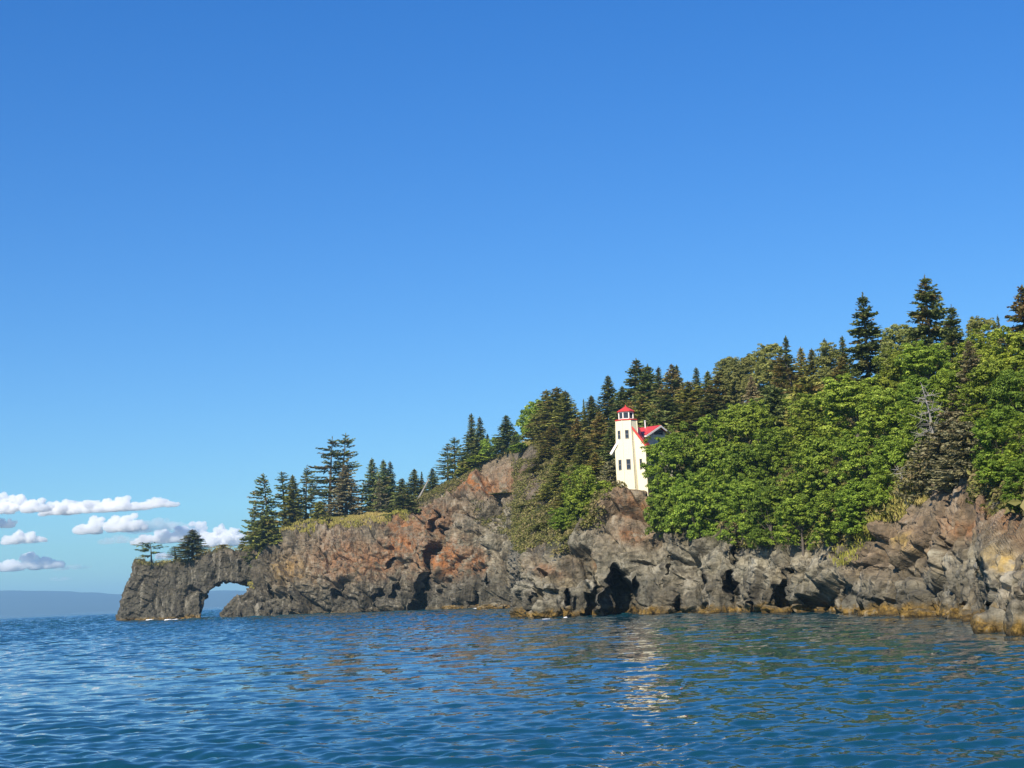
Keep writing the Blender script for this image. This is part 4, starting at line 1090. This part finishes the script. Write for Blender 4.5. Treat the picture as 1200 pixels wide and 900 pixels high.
def build_lighthouse():
    LP = at(738, 571.5, 178.0)
    root = empty('lighthouse', tuple(LP)); tag(root, 'cream octagonal lighthouse with red roofs and attached house on a rock knoll', 'lighthouse')
    face = math.atan2(LP[0], LP[1])            # the front facet looks at the bay

    def octa(flat, z, rot=0.0):
        r = flat / 2 / math.cos(math.pi / 8)
        return [(r * math.sin(a), -r * math.cos(a), z) for a in [math.pi / 8 + math.pi / 4 * i - face + rot for i in range(8)]]

    m = MB(); m.prism(octa(2.81, -0.75), octa(2.36, 7.55)); m.build('tower_wall', MAT['cream'], root)
    m = MB(); m.prism(octa(3.0, -2.4), octa(2.9, -0.75)); m.build('footing', MAT['stone'], root)
    m = MB(); m.prism(octa(2.50, 7.55), octa(2.50, 7.68)); m.build('gallery_band', MAT['red'], root)
    # lantern room: low wall, posts, panes
    lan = MB(); lan.prism(octa(1.64, 7.68), octa(1.64, 7.80)); lan.prism(octa(1.70, 8.44), octa(1.70, 8.56))
    for p in octa(1.58, 7.80):
        lan.tube((p[0], p[1], 7.80), (p[0], p[1], 8.44), 0.075, 0.075, 6)
    lan_o = lan.build('lantern_room', MAT['white'], root)
    ps = octa(1.50, 7.80)
    for i in range(8):
        a, b = Vector(ps[i]), Vector(ps[(i + 1) % 8]); d = (b - a) * 0.08
        q = MB(); q.slab([a + d, b - d, b - d + Vector((0, 0, .64)), a + d + Vector((0, 0, .64))], 0.02); q.build('pane', MAT['glass'], lan_o)
    rf = MB(); o0 = octa(1.98, 8.56); o1 = octa(2.0, 8.64); rf.prism(o0, o1)
    rf2 = octa(1.98, 8.642); apex = octa(0.10, 9.22); rf.prism(rf2, apex)
    rf_o = rf.build('lantern_roof', MAT['red'], root)
    kn = MB(); kn.tube((0, 0, 9.2), (0, 0, 9.40), 0.07, 0.05, 8); kn.build('finial', MAT['red'], rf_o)

    def window(c, nrm, w, h):
        """framed window set on a wall: c centre, nrm outward unit normal"""
        nrm = Vector(nrm).normalized(); x = Vector((0, 0, 1)).cross(nrm).normalized(); u = nrm.cross(x)
        c = Vector(c)
        def pl(x0, x1, z0, z1, d0, d1):
            q = MB(); f = lambda d: [c + x * a + u * b + nrm * d for a, b in ((x0, z0), (x1, z0), (x1, z1), (x0, z1))]
            q.prism(f(d0), f(d1)); return q
        t = 0.05
        fr = pl(-w / 2, -w / 2 + t, -h / 2, h / 2, -0.05, 0.04)
        for q in (pl(w / 2 - t, w / 2, -h / 2, h / 2, -.05, .04), pl(-w / 2 + t, w / 2 - t, h / 2 - t, h / 2, -.05, .04), pl(-w / 2 + t, w / 2 - t, -h / 2, -h / 2 + t, -.05, .05), pl(-w / 2 + t, w / 2 - t, -.02, .02, -.04, .03)):
            n = len(fr.v); fr.v += q.v; fr.f += [tuple(i + n for i in f) for f in q.f]
        fo = fr.build('window', MAT['frame'], root)
        pl(-w / 2 + t, w / 2 - t, -h / 2 + t, h / 2 - t, -0.04, 0.012).build('pane', MAT['glass'], fo)

    def facet(i, z):
        """centre and outward normal of facet i (0 = front, -1 left, 1 right) at height z"""
        a = math.pi / 4 * i - face; fl = 2.78 + (2.36 - 2.78) * (z + .05) / 7.6
        n = Vector((math.sin(a), -math.cos(a), 0.0276)).normalized()
        return Vector((math.sin(a) * fl / 2, -math.cos(a) * fl / 2, z)), n
    for i in (0, -1):
        c, n = facet(i, 2.55); window(c, n, 0.50, 1.18)
        c, n = facet(i, 5.95); window(c, n, 0.44, 0.98)
    # corner boards of the octagon
    cb = MB(); b8, t8 = octa(2.80, -0.05), octa(2.38, 7.54)
    for p, q in zip(b8, t8): cb.bar(p, q, 0.07, 0.07)
    cb.build('corner_board', MAT['cream'], root)

    # main gabled house behind the tower
    ph = R(15)
    L = lambda x, y, z: (lambda x: Vector((x * math.cos(ph) + y * math.sin(ph), -x * math.sin(ph) + y * math.cos(ph), z)))(x + 0.45)
    w, y0, y1, ze, za, xo = 1.75, -0.80, 6.5, 4.66, 7.2, 0.45
    m = MB()
    m.prism([L(-w, y0, -1.5), L(w, y0, -1.5), L(w, y0, ze), L(0, y0, za - .12), L(-w, y0, ze)], [L(-w, y1, -1.5), L(w, y1, -1.5), L(w, y1, ze), L(0, y1, za - .12), L(-w, y1, ze)])
    m.build('house_wall', MAT['cream'], root)
    s = (za - ze) / w; e = 2.25
    r = MB()
    for sg in (-1, 1):
        q = [L(0, y0 - .12, za), L(sg * e, y0 - .12, za - s * e), L(sg * e, y1 + .4, za - s * e), L(0, y1 + .4, za)]
        q = q if sg > 0 else q[::-1]
        r.slab(q, 0.10)
    rr = r.build('house_roof', MAT['red'], root)
    b = MB()
    b.bar(L(0, y0 - .15, za - .09), L(-e, y0 - .15, za - s * e - .09), 0.05, 0.26)
    rb = MB(); rb.bar(L(0.03, y0 - .15, za - .04), L(e, y0 - .15, za - s * e - .04), 0.05, 0.18); rb.build('bargeboard', MAT['red'], rr)
    b.bar(L(-e, y0 - .12, za - s * e - .1), L(-e, y1 + .4, za - s * e - .1), 0.05, 0.2); b.bar(L(e, y0 - .12, za - s * e - .1), L(e, y1 + .4, za - s * e - .1), 0.05, 0.2)
    so = [L(-e + .03, y0 - .10, za - s * e - .12), L(-w, y0 - .10, za - s * w - .12), L(-w, y1 + .3, za - s * w - .12), L(-e + .03, y1 + .3, za - s * e - .12)]
    b.slab(so, 0.03)
    b.build('bargeboard', MAT['white'], rr)
    c = L(1.22, y0, 2.55); n = L(0, -1, 0); window(c, n, 0.50, 1.15)

    # wing with a low gable facing right-front
    pw = R(46)
    n = Vector((math.sin(pw), -math.cos(pw), 0)); tdir = Vector((math.cos(pw), math.sin(pw), 0))
    pk = Vector((4.15, 3.0, 0)); hw, drop, ln = 2.7, 1.25, 4.3; zp = 7.15
    W = lambda a, b_, z: pk + tdir * a - n * b_ + Vector((0, 0, z))
    m = MB(); hh = 2.3; sl = drop / hw
    pent = lambda b_: [W(-hh, b_, -1.5), W(hh, b_, -1.5), W(hh, b_, zp - sl * hh - .1), W(0, b_, zp - .1), W(-hh, b_, zp - sl * hh - .1)]
    m.prism(pent(0.4), pent(ln)); m.build('wing_wall', MAT['cream'], root)
    r = MB()
    r.slab([W(-hw, 0, zp - drop), W(0, 0, zp), W(0, ln, zp), W(-hw, ln, zp - drop)], 0.10)
    r.slab([W(0, 0, zp), W(hw, 0, zp - drop), W(hw, ln, zp - drop), W(0, ln, zp)], 0.10)
    wr = r.build('wing_roof', MAT['red'], root)
    b = MB(); b.bar(W(-hw, -.03, zp - drop - .06), W(0, -.03, zp - .06), .05, .20); b.bar(W(hw, -.03, zp - drop - .06), W(0.02, -.03, zp - .06), .05, .20)
    b.bar(W(-hw, 0, zp - drop - .05), W(-hw, ln, zp - drop - .05), .05, .16)
    b.build('bargeboard', MAT['white'], wr)
    c = W(0, 0.4, zp - .72); window(c, n, 1.7, 0.55)
    window(W(-1.2, 0.4, 4.4), n, .6, 1.1); window(W(1.2, 0.4, 4.4), n, .6, 1.1)
    # solar panel on the left slope, white flue pipe
    sn = lambda a, b_, up_: W(a, b_, zp - sl * abs(a) + up_)
    q = MB(); q.slab([sn(-.85, 3.45, .16), sn(-.12, 3.45, .16), sn(-.12, 4.25, .16), sn(-.85, 4.25, .16)], 0.05); q.build('solar_panel', MAT['panel'], wr)
    f = MB(); p = W(-.35, 2.0, 0); f.tube(p + Vector((0, 0, zp - .3)), p + Vector((0, 0, zp + .72)), .075, .075, 10); f.tube(p + Vector((0, 0, zp + .72)), p + Vector((0, 0, zp + .80)), .12, .11, 10)
    f.build('flue_pipe', MAT['metal'], wr)


build_lighthouse()


# ------------------------------------------------------------------ boulders at the waterline
def boulder(px, py, D, wpx, hpx, label, seed, depth=0.8, weed=True):
    import bmesh
    bm = bmesh.new(); bmesh.ops.create_icosphere(bm, subdivisions=5, radius=1.0)
    me = bpy.data.meshes.new('boulder'); bm.to_mesh(me); bm.free()
    V, e = mesh_np(me)
    c = at(px, py, D); c[2] = 0
    sx = wpx * D / F / 2; sz = hpx * D / F
    V = np.sign(V) * np.abs(V) ** 0.8
    V = V * [sx, sx * depth, sz]
    W = V + c
    q1, q2 = voro(W * 0.75, seed, 16.0), voro(W * 2.0, seed + 5, 12.0)
    d = 0.35 * min(1, sz) * fbm(W * 0.7, 4, seed) + (0.5 * (q1[2] - .5) + 1.5 * q1[3]) * min(1.0, .6 * sz) + (0.15 * (q2[2] - .5) + .5 * q2[3]) * min(1, sz) * .7
    nn = V / (np.linalg.norm(V, axis=1, keepdims=True) + 1e-9)
    V = V + nn * d[:, None]
    me.vertices.foreach_set('co', V.astype(np.float32).ravel()); me.update()
    for k_ in ('orange', 'gold', 'brown', 'soil'): me.attributes.new(k_, 'FLOAT', 'POINT')
    a = me.attributes.new('dark', 'FLOAT', 'POINT'); a.data.foreach_set('value', np.full(len(V), 0.25 if weed else 0.95, np.float32))
    a = me.attributes.new('pale', 'FLOAT', 'POINT'); a.data.foreach_set('value', np.full(len(V), 0.5 if weed else 0.0, np.float32))
    a = me.attributes.new('noweed', 'FLOAT', 'POINT'); a.data.foreach_set('value', np.full(len(V), 0.0 if weed else 1.0, np.float32))
    o = link('boulder', me, MAT['rock']); o.location = tuple(c)
    tag(o, label, 'rock', 'rocks at the waterline'); return o


boulder(1074, 720.5, 104.5, 36, 9, 'low weed-covered rock in the water below the brown cliff, largest of its row', 1)
boulder(1028, 719, 114, 44, 8, 'flat golden weedy rock left of the largest low rock', 2)
boulder(1124, 719, 97, 34, 10, 'rounded weedy rock tucked left of the near right buttress', 3)
boulder(1166, 741, 72, 44, 22, 'barnacled rough rock at the foot of the near right buttress', 4)
boulder(1206, 745, 67.5, 50, 26, 'broad barnacled rock cut by the right edge', 5)
boulder(908, 718, 138, 32, 8, 'small weedy rock under the slanting dark cleft', 6)
boulder(770, 719.5, 159, 40, 9, 'golden weedy rock right of the big sea cave', 7)
boulder(838, 718.5, 151, 36, 7, 'low weedy rock left of the narrow dark cleft', 8)
boulder(545, 714, 333, 56, 6, 'flat rock ledge at the foot of the far orange cliff', 9)
boulder(580, 714.5, 290, 40, 6, 'flat weedy ledge beside the dark slit of the far cliff', 10)
boulder(650, 723.5, 167, 44, 15, 'weed-draped rock at the foot of the pillar left of the big sea cave', 11)
boulder(628, 723, 170, 22, 12, 'weed-draped rock at the tip of the near promontory', 12)
for i, (px, py, D, w, h, lab) in enumerate([
        (270, 723.4, 371, 15, 6, 'dark boulder at the left end of the rubble beside the arch opening'), (284, 723.3, 370, 18, 11, 'dark boulder second from the arch opening'),
        (299, 723, 368, 17, 13, 'tall dark boulder in the middle of the rubble beside the arch'), (314, 722.5, 366, 16, 11, 'dark boulder fourth from the arch opening'), (330, 722, 364, 20, 9, 'flat dark boulder at the right end of the rubble')]):
    boulder(px, py, D, w, h, lab, 20 + i, 0.7, False)


def foam():
    g = np.random.default_rng(5); V = []; fs = []
    for (px, py, w, h, D) in [(178, 726.2, 15, 2.2, 386), (202, 725.2, 18, 1.5, 379), (215, 725.4, 8, .8, 377), (556, 714.6, 14, .9, 322), (570, 714.4, 8, .6, 312), (663, 723.8, 5, 1.4, 163), (520, 715, 9, .4, 348), (640, 725.5, 9, .5, 160)]:
        for _ in range(12):
            c = at(px + g.normal() * w * .24, py, D); c[2] = 0.03
            rx, ry, rz = w * D / F * g.uniform(.12, .3), g.uniform(.5, 1.4), h * D / F * g.uniform(.3, .8)
            n = len(V); k = 9
            for ring, (fr, fz) in enumerate(((1, 0), (.75, .6), (.3, 1))):
                for i in range(k):
                    a = 6.283 * i / k; q = g.uniform(.75, 1.2); V.append(c + [rx * fr * math.cos(a) * q, ry * fr * math.sin(a) * q, rz * fz * q])
            for r_ in range(2):
                for i in range(k): fs.append((n + r_ * k + i, n + r_ * k + (i + 1) % k, n + (r_ + 1) * k + (i + 1) % k, n + (r_ + 1) * k + i))
    me = np_mesh('sea_foam', np.array(V), [np.array(fs)])
    tag(link('sea_foam', me, simple_mat('white_foam', (0.82, 0.83, 0.83), 0.9, 0.1, 2.0)), 'white foam where waves break on the rocks', None, None, 'stuff')


foam()


# ------------------------------------------------------------------ sea
def water_mat():
    m, nt, out = new_mat('sea_water'); k = N(nt)
    geo = k.node('ShaderNodeNewGeometry'); p = geo.outputs['Position']
    def tilt(vec, scale, detail):
        n = k.node('ShaderNodeTexNoise'); k.put(n.inputs['Vector'], vec); n.inputs['Scale'].default_value = scale; n.inputs['Detail'].default_value = detail; n.inputs['Roughness'].default_value = 0.6
        v = k.node('ShaderNodeVectorMath'); v.operation = 'SUBTRACT'; nt.links.new(n.outputs['Color'], v.inputs[0]); v.inputs[1].default_value = (0.5, 0.5, 0.5)
        return v.outputs[0]
    def scl(v, f):
        n = k.node('ShaderNodeVectorMath'); n.operation = 'SCALE'; nt.links.new(v, n.inputs[0]); k.put(n.inputs['Scale'], f); return n.outputs[0]
    def vec(op, a, b_=None):
        n = k.node('ShaderNodeVectorMath'); n.operation = op; nt.links.new(a, n.inputs[0])
        if b_ is not None: nt.links.new(b_, n.inputs[1])
        return n.outputs[0]
    t1 = scl(tilt(k.mapping(p, (0.6, 1.0, 1.0)), 0.75, 3), k.attr('far'))
    t2 = scl(tilt(k.mapping(p, (0.6, 1.0, 1.0), (0, 0, R(14))), 4.5, 2), 0.22)
    fl = k.node('ShaderNodeVectorMath'); fl.operation = 'MULTIPLY'; nt.links.new(vec('ADD', t1, t2), fl.inputs[0]); fl.inputs[1].default_value = (0.8, 1.0, 0.0)
    nrm = vec('NORMALIZE', vec('ADD', geo.outputs['Normal'], fl.outputs[0]))
    patch = k.noise(k.mapping(p, (0.5, 1, 1)), 0.02, 3, 0.5)
    b = k.node('ShaderNodeBsdfPrincipled')
    k.put(b.inputs['Base Color'], k.mix(patch, (0.004, 0.038, 0.062), (0.008, 0.058, 0.082)))
    b.inputs['Roughness'].default_value = 0.03; b.inputs['IOR'].default_value = 1.333
    nt.links.new(nrm, b.inputs['Normal'])
    nt.links.new(b.outputs[0], out.inputs[0]); return m


def build_water():
    g = np.random.default_rng(3)
    th = np.concatenate([np.linspace(-78, -24, 60)[:-1], np.linspace(-24, 24, 640)[:-1], np.linspace(24, 78, 60)]) * math.pi / 180
    r = [3.0]
    while r[-1] < 16000:
        x = r[-1]
        r.append(x + (max(0.08, min(0.42, x ** 2 / 9500)) if x < 460 else 0.42 + (x - 460) * 0.0011 if x < 1500 else 1.6 + (x - 1500) ** 2 / 30000 + (x - 1500) * 0.05))
    r = np.array(r)
    Rr, Th = np.meshgrid(r, th, indexing='ij')
    X = Rr * np.sin(Th); Y = Rr * np.cos(Th)
    sp = np.maximum(np.gradient(r)[:, None], np.minimum(Rr, 1e9) * np.gradient(th)[None, :])
    Z = np.zeros_like(X)
    wind = R(-97)
    for i in range(60):
        lam = 0.27 * (3.6 / 0.27) ** (i / 59.0) * g.uniform(.9, 1.1)
        a = wind + g.normal() * 0.5; kx, ky = math.cos(a) * 2 * math.pi / lam, math.sin(a) * 2 * math.pi / lam
        amp = 0.0062 * lam * min(1.0, (0.9 / lam)) ** 0.9 * g.uniform(.5, 1.4)
        o_ = g.uniform(0, 6.28)
        fade = np.clip(1.9 - 3.6 * sp / lam, 0, 1) * (1 + 1.3 * smooth(70, 260, Rr))
        k_ = int(np.max(np.nonzero(fade.max(1) > 0)[0])) + 1 if (fade > 0).any() else 0
        if not k_: continue
        ph_ = kx * X[:k_] + ky * Y[:k_] + o_
        Z[:k_] += amp * fade[:k_] * (np.sin(ph_) + 0.25 * np.cos(2 * ph_))
    for i in range(22):     # longer chop out in the open bay, beyond the shelter of the headland
        lam = 3.0 * (9.0 / 3.0) ** (i / 21.0) * g.uniform(.9, 1.1)
        a = wind + g.normal() * 0.5; kx, ky = math.cos(a) * 2 * math.pi / lam, math.sin(a) * 2 * math.pi / lam
        k0 = int(np.argmax(r > 230)); k1 = int(np.argmax(r > 2500))
        fade = np.clip(1.9 - 3.2 * sp[k0:k1] / lam, 0, 1) * smooth(240, 520, Rr[k0:k1])
        Z[k0:k1] += 0.0085 * lam * g.uniform(.6, 1.3) * fade * np.sin(kx * X[k0:k1] + ky * Y[k0:k1] + g.uniform(0, 6.28))
    grp = vnoise(np.stack([X.ravel() * .07, Y.ravel() * .05, 0 * X.ravel()], 1), 3).reshape(X.shape)
    Z *= (0.95 + 0.25 * grp) * (1.0 + 0.35 * smooth(5, -25, X))
    far = np.interp(Rr, [20, 60, 150, 460, 1200], [0.10, 0.35, 0.8, 1.2, 1.6])
    idx = np.arange(X.size).reshape(X.shape)
    q = np.stack([idx[:-1, :-1], idx[:-1, 1:], idx[1:, 1:], idx[1:, :-1]], -1).reshape(-1, 4)
    me = np_mesh('sea', np.stack([X, Y, Z], -1).reshape(-1, 3), [q], dict(far=far.ravel()), smooth=True)
    tag(link('sea', me, water_mat()), 'blue rippled bay water', None, None, 'structure')


build_water()


# ------------------------------------------------------------------ far hills, haze, clouds
def build_hills():
    xs = np.linspace(-6500, 6500, 500); D = 9000.0
    hp = 150 + 16 * np.sin(xs / 2300 + 1.2) + 14 * fbm(np.stack([xs / 900, xs * 0, xs * 0], 1), 4, 2) * 2
    pxs = 600 + F * xs / D
    tgt = np.interp(pxs, [-300, 0, 40, 72, 82, 105, 118, 130, 142, 190, 250, 290, 340, 500], [33, 29.5, 28.3, 26.5, 24.3, 22.5, 20.2, 19.4, 19.6, 21, 19.5, 16, 19, 24]) / F * D
    hp = np.where(pxs < 480, tgt + 6 * fbm(np.stack([xs / 300, xs * 0, xs * 0 + 3], 1), 3, 2), hp)
    rows = [(-2, 0, 0), (0.10, 60, .5), (0.45, 700, 1), (0.75, 1300, 1), (1.0, 1900, .4), (0.55, 3000, 1)]
    V = []
    for f, dy, a in rows:
        Dd = D + dy
        z = hp * f * (Dd / D) if f >= 0 else hp * 0 - 1.0
        V.append(np.stack([xs * Dd / D, np.full_like(xs, Dd) + 120 * np.sin(xs / 1500 + dy), z], 1))
    V = np.array(V); nr, nc = V.shape[:2]
    V = V.reshape(-1, 3); V[:, 2] += np.repeat([0, 1, 8, 10, 1, 6], nc) * fbm(V / 420.0, 4, 12)
    idx = np.arange(nr * nc).reshape(nr, nc)
    q = np.stack([idx[:-1, :-1], idx[:-1, 1:], idx[1:, 1:], idx[1:, :-1]], -1).reshape(-1, 4)
    me = np_mesh('hills', V, [q], None, True)
    m, nt, out = new_mat('far_forest'); k = N(nt); p = k.pos()
    n = k.noise(p, 0.004, 6, 0.6)
    b = k.bsdf(k.ramp(n, [(0.3, (0.010, 0.018, 0.013)), (0.62, (0.018, 0.028, 0.020)), (0.82, (0.06, 0.062, 0.055))]), 0.95); nt.links.new(b.outputs[0], out.inputs[0])
    tag(link('hills', me, m), 'low blue hills across the bay', None, None, 'structure')


build_hills()

m, nt, out = new_mat('sea_air'); k = N(nt)
v = k.node('ShaderNodeVolumePrincipled'); v.inputs['Color'].default_value = (0.42, 0.74, 1.0, 1); v.inputs['Density'].default_value = 1.15e-4; v.inputs['Anisotropy'].default_value = 0.1
nt.links.new(v.outputs[0], out.inputs['Volume'])
hz = MB(); hz.box(-9000, 9000, -300, 13000, -5, 185)
tag(hz.build('haze', m), 'thin blue sea haze', None, None, 'stuff')


def cloud_mat():
    m, nt, out = new_mat('cloud_vapour'); k = N(nt)
    v = k.node('ShaderNodeVolumePrincipled'); v.inputs['Color'].default_value = (1, 1, 1, 1); v.inputs['Density'].default_value = 0.022; v.inputs['Anisotropy'].default_value = 0.0
    nt.links.new(v.outputs[0], out.inputs['Volume']); return m


MAT['cloud'] = cloud_mat()
m2, nt, out = new_mat('thin_cloud_vapour'); k = N(nt)
v = k.node('ShaderNodeVolumePrincipled'); v.inputs['Color'].default_value = (1, 1, 1, 1); v.inputs['Density'].default_value = 0.0030; v.inputs['Anisotropy'].default_value = 0.0
nt.links.new(v.outputs[0], out.inputs['Volume']); MAT['thin'] = m2


def cloud(cx, base, w, peaks, label, seed, thin=False, D=24000.0):
    """peaks: (x fraction -1..1, height px, radius px); flat base at photo row base"""
    import bmesh
    g = np.random.default_rng(seed); bm = bmesh.new()
    for fx, hh, rr in peaks:
        for i in range(16):
            f = g.random() ** 0.8
            x = fx * w / 2 + g.normal() * rr * .75 * (1.15 - f * .75); z = hh * f * .78; r_ = rr * (0.70 - .34 * f) * g.uniform(.7, 1.2)
            r_ = max(min(r_, hh * .5), 1.3)
            mt = Matrix.Translation((x, g.normal() * rr * .45, max(z, r_ * .45))) @ Matrix.Diagonal((1.15, 1.1, 0.85, 1))
            bmesh.ops.create_icosphere(bm, subdivisions=2, radius=r_, matrix=mt)
    me = bpy.data.meshes.new('c'); bm.to_mesh(me); bm.free()
    me = remeshed(me, 0.55, 'cloud')
    V, e = mesh_np(me); V = lap(V, e, 2)
    me.vertices.foreach_set('co', V.astype(np.float32).ravel()); me.update(); Nn = vnormals(me)
    upw = smooth(-.5, .4, Nn[:, 2])
    f1, f2, rn = voro(V * 0.30 + seed, seed)
    V = V + Nn * ((2.0 * (0.5 - f1) + 1.2 * (0.5 - voro(V * .75 + seed, seed + 9)[0]) + 1.7 * fbm(V * .5 + seed * 7, 5, seed, .68)) * (0.35 + .65 * upw))[:, None]
    V[:, 2] = np.where(V[:, 2] < 0.5, 0.5 + (V[:, 2] - .5) * .35, V[:, 2])
    me.vertices.foreach_set('co', V.astype(np.float32).ravel()); me.update()
    sc_ = D / F
    o = link('cloud', me, MAT['thin' if thin else 'cloud']); o.location = tuple(at(cx, base, D)); o.scale = (sc_, sc_, sc_); o.rotation_euler = (0, -ROLL * 0.5, 0)
    tag(o, label, 'cloud', 'low clouds above the far hills'); return o


cloud(16, 602, 74, [(-.8, 20, 12), (-.3, 30, 12), (.15, 25, 12), (.65, 19, 12), (.95, 10, 8)], 'white puffy cloud at the left edge, highest of the low clouds', 1)
cloud(108, 601, 110, [(-.85, 18, 10), (-.5, 20, 11), (-.05, 15, 12), (.4, 16, 12), (.7, 20, 11), (.95, 10, 8)], 'long flat cloud right of the highest one', 2, D=24600)
cloud(186, 595, 38, [(-.6, 12, 7), (0, 14, 8), (.7, 8, 6)], 'small cloud at the right tip of the long flat cloud', 3, D=24300)
cloud(4, 619, 26, [(-.4, 13, 8), (.4, 12, 7)], 'small cloud cut by the left edge below the highest one', 4, D=24200)
cloud(132, 624, 84, [(-.8, 13, 10), (-.4, 23, 11), (.1, 26, 12), (.6, 24, 10)], 'broad bright cloud with a flat grey base below the long flat cloud', 5, D=24100)
cloud(185, 623, 56, [(-.5, 16, 12), (.2, 18, 12), (.8, 10, 9)], 'thin bluish cloud trailing right of the broad bright cloud', 6, True, D=25200)
cloud(27, 637, 48, [(-.7, 11, 8), (-.1, 18, 9), (.5, 15, 8), (.9, 7, 6)], 'isolated oval cloud at the left', 7)
cloud(30, 668, 76, [(-.9, 12, 10), (-.4, 15, 10), (.15, 24, 11), (.55, 15, 10), (.95, 9, 8)], 'pointed white cloud low over the hills', 8, D=24400)
cloud(80, 668, 42, [(-.5, 7, 8), (.2, 6, 8), (.9, 4, 6)], 'thin wisp right of the pointed white cloud', 9, True, D=25400)
cloud(215, 635, 104, [(-.85, 12, 10), (-.4, 18, 11), (.0, 21, 11), (.35, 28, 11), (.8, 20, 9)], 'long white cloud behind the spruces of the arch', 10, D=24900)
cloud(263, 640, 48, [(-.7, 14, 9), (-.2, 29, 10), (.4, 27, 9), (.8, 20, 8)], 'rounded white cloud right of the bushy spruce on the arch', 11, D=24500)
cloud(136, 637, 36, [(-.6, 8, 7), (.2, 11, 8), (.8, 9, 6)], 'little faint cloud below the broad bright cloud', 12, True, D=24700)
cloud(70, 681, 26, [(-.4, 5, 5), (.4, 5, 5)], 'small faint wisp above the hills', 13, True, D=24200)
cloud(192, 655, 20, [(-.3, 8, 6), (.5, 7, 5)], 'low white cloud behind the crest of the arch', 14, D=25000)

# ------------------------------------------------------------------ light
AZ, EL = R(206), R(37)          # compass style: measured from +Y towards +X
sd = Vector((math.sin(AZ) * math.cos(EL), math.cos(AZ) * math.cos(EL), math.sin(EL)))
sun = bpy.data.lights.new('sun', 'SUN'); sun.energy = 5.0; sun.angle = R(0.5); sun.color = (1.0, 0.90, 0.74)
so = bpy.data.objects.new('sun', sun); COL.objects.link(so); so.rotation_euler = (-sd).to_track_quat('-Z', 'Y').to_euler()
w = bpy.data.worlds.new('World'); scene.world = w; w.use_nodes = True
nt = w.node_tree; bg = nt.nodes['Background']
sky = nt.nodes.new('ShaderNodeTexSky'); sky.sky_type = 'NISHITA'; sky.sun_disc = False
sky.sun_elevation = EL; sky.sun_rotation = AZ; sky.air_density = 1.0; sky.dust_density = 0.35; sky.ozone_density = 2.2; sky.altitude = 0
hs = nt.nodes.new('ShaderNodeHueSaturation'); hs.inputs['Saturation'].default_value = 1.42; hs.inputs['Hue'].default_value = 0.514
nt.links.new(sky.outputs[0], hs.inputs['Color']); gm = nt.nodes.new('ShaderNodeGamma'); gm.inputs['Gamma'].default_value = 0.78; nt.links.new(hs.outputs[0], gm.inputs['Color'])
tint = nt.nodes.new('ShaderNodeMix'); tint.data_type = 'RGBA'; tint.blend_type = 'MULTIPLY'; tint.inputs[0].default_value = 1.0; tint.inputs[7].default_value = (0.548, 0.933, 1.247, 1)
nt.links.new(gm.outputs[0], tint.inputs[6]); nt.links.new(tint.outputs[2], bg.inputs[0]); bg.inputs[1].default_value = 0.117

scene.view_settings.view_transform = 'Standard'
scene.view_settings.look = 'None'
scene.view_settings.exposure = 0.5
scene.view_settings.gamma = 1.0
scene.view_settings.use_curve_mapping = False
cy = scene.cycles
cy.volume_bounces = 24; cy.max_bounces = 26; cy.transparent_max_bounces = 8; cy.diffuse_bounces = 3; cy.glossy_bounces = 4; cy.transmission_bounces = 4
